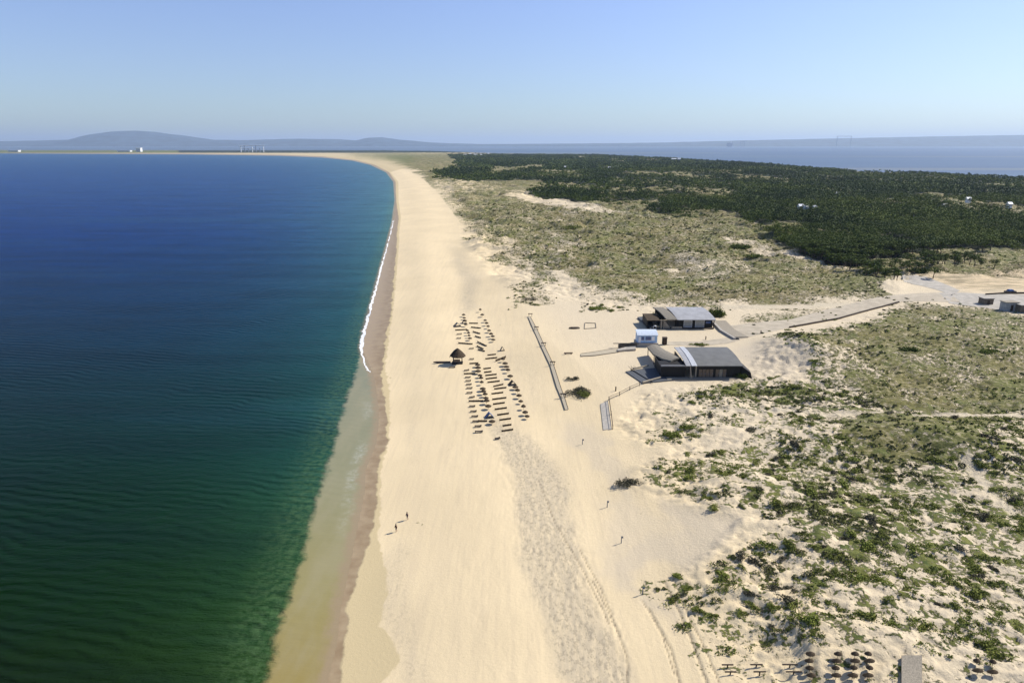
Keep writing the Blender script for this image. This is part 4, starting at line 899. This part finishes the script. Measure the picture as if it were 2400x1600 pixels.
# ------------------------------------------------------------------ vegetation
def leafcloud(C, Rxy, Rz, nl, size, rng, flat=.5, tintb=None, core=True):
    """C: crown centres (n,3). returns verts, tri faces, tint: nl leaf clumps per crown spread through its volume"""
    n_ = len(C); D = rng.normal(size=(n_, nl, 3)); D /= np.linalg.norm(D, axis=2, keepdims=True)
    D[..., 2] = np.where(D[..., 2] < -.3, -D[..., 2]*.6, D[..., 2])
    rad = (.45+.55*rng.random((n_, nl, 1))**.5)
    lob = 1+.28*np.sin(3*np.arctan2(D[..., 1], D[..., 0])+rng.random((n_, 1))*6.28)[..., None]
    Pn = C[:, None]+D*rad*lob*np.stack([Rxy, Rxy, Rz], -1)[:, None]
    s_ = (size*(.6+.8*rng.random((n_, nl))))[..., None]
    a_ = rng.normal(size=(n_, nl, 3)); a_[..., 2] *= flat; a_ /= np.linalg.norm(a_, axis=2, keepdims=True)
    b_ = rng.normal(size=(n_, nl, 3)); b_[..., 2] *= flat; b_ -= a_*(a_*b_).sum(2, keepdims=True); b_ /= np.linalg.norm(b_, axis=2, keepdims=True)
    V = np.stack([Pn+a_*s_, Pn-a_*s_*.5+b_*s_*.85, Pn-a_*s_*.5-b_*s_*.85], 2).reshape(-1, 3)
    Fc_ = np.arange(len(V)).reshape(-1, 3)
    tb_ = (rng.random(n_) if tintb is None else tintb)[:, None]*.6+rng.random((n_, nl))*.4
    return V, Fc_, np.repeat(tb_.ravel(), 3)
def ptsfan(n_, u0, u1, y0, y1, rng, pw=1.6):
    # random ground points, evenly dense on the ground up to a distance falloff
    y = (y0**(2-pw)+(y1**(2-pw)-y0**(2-pw))*rng.random(n_))**(1/(2-pw)); u = u0+(u1-u0)*rng.random(n_)
    return u*(y+25), y
rng = np.random.default_rng(5)
def cellpick(x, y, f):      # at most one plant per cell, the cell growing with distance
    t = np.linspace(y.min(), y.max(), 6000); K = np.concatenate([[0], np.cumsum(np.diff(t)/f(t[:-1]))])
    k = np.floor(np.interp(y, t, K)); c_ = f(np.interp(k, K, t)); _, ui = np.unique(k.astype(np.int64)*100000+np.floor(x/c_).astype(np.int64), return_index=True); return ui
# --- the wood: candidates
def scatter(n_, y0, y1, pw, Mr, lo=.0, k=1.0, u=(-.5, 1.0), clump=None):
    x, y = ptsfan(n_, u[0], u[1], y0, y1, rng, pw); zb = zbase(x, y); a, b = proj(x, y, zb); wx_, wy_ = warp(x, y, a, b)
    d = samp(Mr, wx_, wy_)*(zb > 1.9); m = d*k > rng.random(n_)
    return x[m], y[m], d[m], a[m], b[m]
x, y, d, a, b = scatter(1500000, 280, 3900, 1.1, WOODS, k=1.0)
x3, y3 = ptsfan(60000, -.2, 1.0, 260, 1200, rng, 1.1); z3 = zbase(x3, y3); a3, b3 = proj(x3, y3, z3); v3 = samp(VEG, a3, b3)*(z3 > 1.9); w3 = samp(WOODS, *warp(x3, y3-22, *proj(x3, y3+45, z3))); m = (rng.random(len(x3)) < .20*(w3 > .4)*(v3 > .2)*(fbm(x3/20, y3/20, 2, 99) > .5)); x, y, d = np.append(x, x3[m]), np.append(y, y3[m]), np.append(d, np.ones(m.sum()))
gap = fbm(x/60, y/110, 4, 77); m = (gap+.02*(y > 1500) > .425+.08*(d < .8)) | (rng.random(len(x)) < .02); x, y, d = x[m], y[m], d[m]
# keep at most one tree per cell whose size grows with distance
cs = np.clip(y/170, 2.7, 7.5); ui = cellpick(x, y, lambda t: np.clip(t/170, 2.7, 7.5)); x, y = x[ui], y[ui]
o_ = np.argsort(y); x, y = x[o_], y[o_]
hgt_t = 2.6+3.4*rng.random(len(x))**1.6+1.6*fbm(x/60, y/60, 2, 5)
vis = (np.abs(x/(y+15)) < .80)
near = np.where(vis)[0][:290]
isn = np.zeros(len(x), bool); isn[near] = True
# individual pines
def tree_variant(k):
    r = np.random.default_rng(100+k); h = 5.0; crowns = []
    tr = MB(); pts_ = [Vector((0, 0, -.6)), Vector((r.normal()*.12, r.normal()*.12, 1.2)), Vector((r.normal()*.3, r.normal()*.3, 2.6)), Vector((r.normal()*.4, r.normal()*.4, 3.8))]
    for i in range(3): tr.tube(pts_[i], pts_[i+1], .2-.045*i, .2-.045*(i+1), 7)
    for j in range(5):
        t = pts_[1].lerp(pts_[3], .25+.15*j); an = j*2.4+r.random(); e = t+Vector((math.cos(an)*1.3, math.sin(an)*1.3, .6+.5*r.random())); tr.tube(t, e, .08, .03, 5); crowns.append(e)
    crowns.append(pts_[3]+Vector((0, 0, .3))); Cc = np.array([tuple(c_) for c_ in crowns])
    V, Fc_, tn = leafcloud(Cc, np.full(len(Cc), 1.15), np.full(len(Cc), .75), 95, .24, r, .6, .2+.6*r.random(len(Cc)))
    return tr, V, Fc_, tn
protos = []
for k in range(5):
    tr, V, Fc_, tn = tree_variant(k)
    protos.append((tr, V, Fc_, tn))
made = {}
GRP = 'low pines along the near edge of the wood'
LAB = 'low dark green pine in the near fringe of the coastal wood'
for i in near:
    k = int(i) % 5; s_ = hgt_t[i]/5.0; z_ = zt1(x[i], y[i])
    if k not in made:
        o = empty('pine_tree', (x[i], y[i], z_), 0, LAB, 'tree', GRP); protos[k][0].build('trunk', M_BARK, o)
        meshobj('crown', protos[k][1], protos[k][2], F_PINE, o, attrs=dict(tint=protos[k][3])); made[k] = o
    else: o = dup(made[k], (x[i], y[i], z_), rng.random()*6.28, LAB)
    o.scale = (s_*1.15, s_*1.15, s_)
xr_, yr_, hr_ = x[~isn], y[~isn], hgt_t[~isn]
zr_ = zt(xr_, yr_, False)
V_, F_, T_ = [], [], []; off = 0
print('wood trees', len(xr_), np.histogram(yr_, [0,300,400,500,600,800,1000,1500,2000,4000]))
for (ya, yb_, nl, sz, rr_) in [(0, 480, 90, .36, 1.0), (480, 800, 44, .55, 1.0), (800, 1500, 20, .95, 1.1), (1500, 9000, 9, 1.7, 1.3)]:
    m = (yr_ >= ya) & (yr_ < yb_)
    if not m.any(): continue
    n_ = m.sum(); R_ = (1.6+1.5*rng.random(n_))*rr_; C_ = np.stack([xr_[m], yr_[m], zr_[m]+hr_[m]*.62], 1)
    tb_ = np.clip(2.4*(fbm(xr_[m]/55, yr_[m]/90, 4, 91)-.5)+.42+.35*(rng.random(n_)-.5), 0, 1)
    V, Fc_, tn = leafcloud(C_, R_, hr_[m]*.42, nl, sz, rng, .6, tb_); V_.append(V); F_.append(Fc_+off); T_.append(tn); off += len(V)
tag(meshobj('coastal_wood', np.concatenate(V_), np.concatenate(F_), F_PINE, attrs=dict(tint=np.concatenate(T_))), kind='stuff')
# --- dune scrub
x, y, d, a, b = scatter(300000, 46, 700, 1.55, VEG, k=1.0, u=(-.1, 1.0))
fn_ = samp(FINE, *warp(x, y, a, b)); wd_ = samp(WOODS, a, b)
cl = .66*fbm(x/2.6+.5, y/1.5, 4, 301)+.34*fbm(x/9, y/7, 3, 305)
m = (cl > .66-.22*d+.02*fn_) & (wd_ < .5) & (samp(PATHM, a, b) < .3)
m &= rng.random(len(x)) < np.where(fn_ > .5, .30, .8)
m &= ~((b > 1535) & (a > 1660) & (a < 2090))
x, y, d, fn_ = x[m], y[m], d[m], fn_[m]
cs = np.clip(y/260, .42, 3.0); ui = cellpick(x, y, lambda t: np.clip(t/230, .42, 3.0)); x, y, fn_ = x[ui], y[ui], fn_[ui]
print('scrub tufts', len(x))
z = zt(x, y); sz_ = (.28+.55*rng.random(len(x))**2)*np.where(fn_ > .5, .75, 1.0)*np.clip(y/200, 1, 2.2)
hue = fbm(x/16, y/14, 3, 401)+.25*(rng.random(len(x))-.5)
def tuftobj(name, m, mat):
    V_, F_, T_ = [], [], []; off = 0
    for (ya, yb_, nl, ls) in [(0, 110, 34, .10), (110, 180, 20, .15), (180, 350, 11, .26), (350, 9999, 6, .5)]:
        k = m & (y >= ya) & (y < yb_)
        if not k.any(): continue
        C_ = np.stack([x[k], y[k], z[k]+sz_[k]*.12], 1); V, Fc_, tn = leafcloud(C_, sz_[k], sz_[k]*.42, nl, ls, rng, .8, np.clip(rng.random(k.sum()), 0, 1)); V_.append(V); F_.append(Fc_+off); T_.append(tn); off += len(V)
    tag(meshobj(name, np.concatenate(V_), np.concatenate(F_), mat, attrs=dict(tint=np.concatenate(T_))), kind='stuff')
tuftobj('dune_scrub', hue < .56, F_SHRUB); tuftobj('green_dune_scrub', hue >= .56, F_LIME)
tuftobj('dry_dune_scrub', (hue < .44), F_DRY)
# --- single shrubs: variants then copies
def shrub_mesh(k, mat, nl=420, R_=1.0, h=.5):
    r = np.random.default_rng(700+k); nb = 6; an = r.random(nb)*6.28; rr_ = r.random(nb)**.5*.65
    Cc = np.stack([rr_*np.cos(an), rr_*np.sin(an), .1+.15*r.random(nb)], 1)
    V, Fc_, tn = leafcloud(Cc, .35+.3*r.random(nb), h*(.6+.5*r.random(nb)), nl//nb, .10, r, .7, .1+.8*r.random(nb))
    o = meshobj('dune_shrub', V*np.array([R_, R_, 1]), Fc_, mat, attrs=dict(tint=tn)); return o
x2, y2, d2, a2, b2 = scatter(9000, 52, 260, 1.2, VEG, k=1.0, u=(0, .85))
m = (samp(FINE, a2, b2) < .5) & (a2 < 2440) & ~((b2 > 1525) & (a2 > 1660) & (a2 < 2100)) & (b2 < 1640) & (fbm(x2/9, y2/7, 3, 305)+.1*rng.random(len(x2)) > .50); x2, y2 = x2[m], y2[m]
idx_ = rng.permutation(len(x2))[:290]; x2, y2 = x2[idx_], y2[idx_]
KIND = [(F_SHRUB, 'dense dark green shrub in the tussock dunes at lower right', 'dark green shrubs in the lower right dunes'), (F_LIME, 'bright green low shrub in the tussock dunes at lower right', 'bright green shrubs in the lower right dunes'), (F_DRY, 'dry grey brown shrub in the tussock dunes at lower right', 'dry shrubs in the lower right dunes')]
pr = {}
for i in range(len(x2)):
    kk = 0 if (i % 10) < 5 else 1 if (i % 10) < 8 else 2; v_ = i % 3; mt, lb, gp = KIND[kk]
    if (kk, v_) not in pr: o = shrub_mesh(kk*3+v_, mt); pr[(kk, v_)] = o
    else: o = pr[(kk, v_)].copy(); COL.objects.link(o)
    tag(o, lb, 'shrub', gp); s_ = .55+.9*rng.random()**2; o.location = (x2[i], y2[i], zt1(x2[i], y2[i])-.05); o.rotation_euler = (0, 0, rng.random()*6.28); o.scale = (s_*1.4, s_*.9, s_*.85)
def lone(px_, py_, rx, ry, h, mat, label, n_=1500, ls=.13, k=0):
    p = L24(px_, py_); r = np.random.default_rng(900+k); nb = 16; an = r.random(nb)*6.28; rr_ = r.random(nb)**.5*.8
    Cc = np.stack([rr_*np.cos(an)*rx, rr_*np.sin(an)*ry, .1+.3*h*r.random(nb)], 1); rad = min(rx, ry)*(.35+.25*r.random(nb))
    V, Fc_, tn = leafcloud(Cc, rad, h*(.6+.5*r.random(nb)), n_//nb, ls, r, .7, .1+.8*r.random(nb)); o = meshobj('bush', V, Fc_, mat, attrs=dict(tint=tn)); o.location = p; tag(o, label, 'bush')
lone(1356, 922, 2.8, 4.2, .6, F_DRY, 'wide grey green bush spread on the sand beside the long boardwalk', 2400)
lone(1366, 926, 1.6, 2.4, .7, F_SHRUB, 'greener half of the wide bush beside the long boardwalk', 900, k=1)
lone(1343, 889, 2.2, 1.2, .5, F_DRY, 'thin dark bush just beyond the wide bush by the boardwalk', 500, k=2)
lone(1243, 703, 3.2, 3.0, .6, F_DRY, 'grey green bush at the top of the beach beyond the boardwalk', 900, k=3)
lone(1400, 724, 3.8, 2.6, .6, F_LIME, 'bright green bush on the sand left of the farther restaurant', 900, .2, 4)
lone(1676, 741, 3.6, 2.6, 2.6, F_PINE, 'big black green bush behind the right end of the farther restaurant', 2600, .22, 5)
lone(1555, 745, 3.0, 3.0, 2.0, F_PINE, 'dark bush behind the porch of the farther restaurant', 1400, .22, 6)
lone(1640, 809, 3.6, 1.4, .5, F_LIME, 'low green bush along the track behind the nearest bar', 700, .16, 7)
lone(1739, 885, 1.6, 1.8, 1.0, F_PINE, 'green bush at the right foot of the nearest bar', 700, .16, 8)
lone(1576, 1022, 1.9, 1.5, .5, F_LIME, 'bright green bush left of centre of the lower dunes', 800, .14, 9)
lone(1610, 1002, 2.3, 1.3, .4, F_LIME, 'bright green bush just behind its twin in the lower dunes', 800, .14, 10)
lone(1475, 1136, 2.6, 1.5, .6, F_DRY, 'grey thorny bush at the seaward tip of the lower dunes', 1100, .12, 11)
lone(1340, 537, 7, 6, 1.6, F_SHRUB, 'dark isolated bush in the middle of the olive dune field', 1500, .35, 21)
lone(1737, 583, 6, 5, 1.8, F_PINE, 'dark green bush on the olive dunes below the wood', 1500, .35, 22)
lone(1765, 604, 5, 4, 1.5, F_LIME, 'bright green bush just below the dark one near the wood', 1200, .35, 23)
lone(2150, 638, 5, 3, 1.8, F_PINE, 'dark green bush at the fork of the side road', 1500, .3, 24)
lone(2130, 824, 2.4, 2.0, 1.0, F_PINE, 'black green round bush alone on the rocky scrub slope', 1000, .2, 25)
lone(2320, 826, 3.6, 2.4, .8, F_LIME, 'bright green bush patch at the right of the scrub slope', 1200, .2, 26)
# bare twiggy plant
o = empty('twiggy_shrub', L24(1480, 871), 0, 'bare twiggy shrub at the corner of the sun deck', 'shrub')
mb = MB()
for k in range(7):
    an = k*.9; mb.tube((0, 0, 0), (math.cos(an)*.5, math.sin(an)*.3, 1.0+.25*(k % 3)), .05, .02, 5); mb.tube((math.cos(an)*.5, math.sin(an)*.3, 1.0+.25*(k % 3)), (math.cos(an)*1.1, math.sin(an)*.4, 1.5+.2*(k % 2)), .03, .015, 5)
mb.build('branch', M_DARKWOOD, o)
# ------------------------------------------------------------------ haze
HZ = simple('haze_air', (1, 1, 1)); n = HZ.node_tree; n.nodes.clear()
ho = n.nodes.new('ShaderNodeOutputMaterial'); pv = n.nodes.new('ShaderNodeVolumePrincipled')
pv.inputs['Color'].default_value = (.60, .76, 1.0, 1); pv.inputs['Density'].default_value = 3.8e-5; pv.inputs['Anisotropy'].default_value = .2
n.links.new(pv.outputs[0], ho.inputs['Volume'])
mb = MB(); mb.box(-42000, 42000, -400, 72000, -6, 640); hz = mb.build('haze', HZ); tag(hz, kind='stuff')
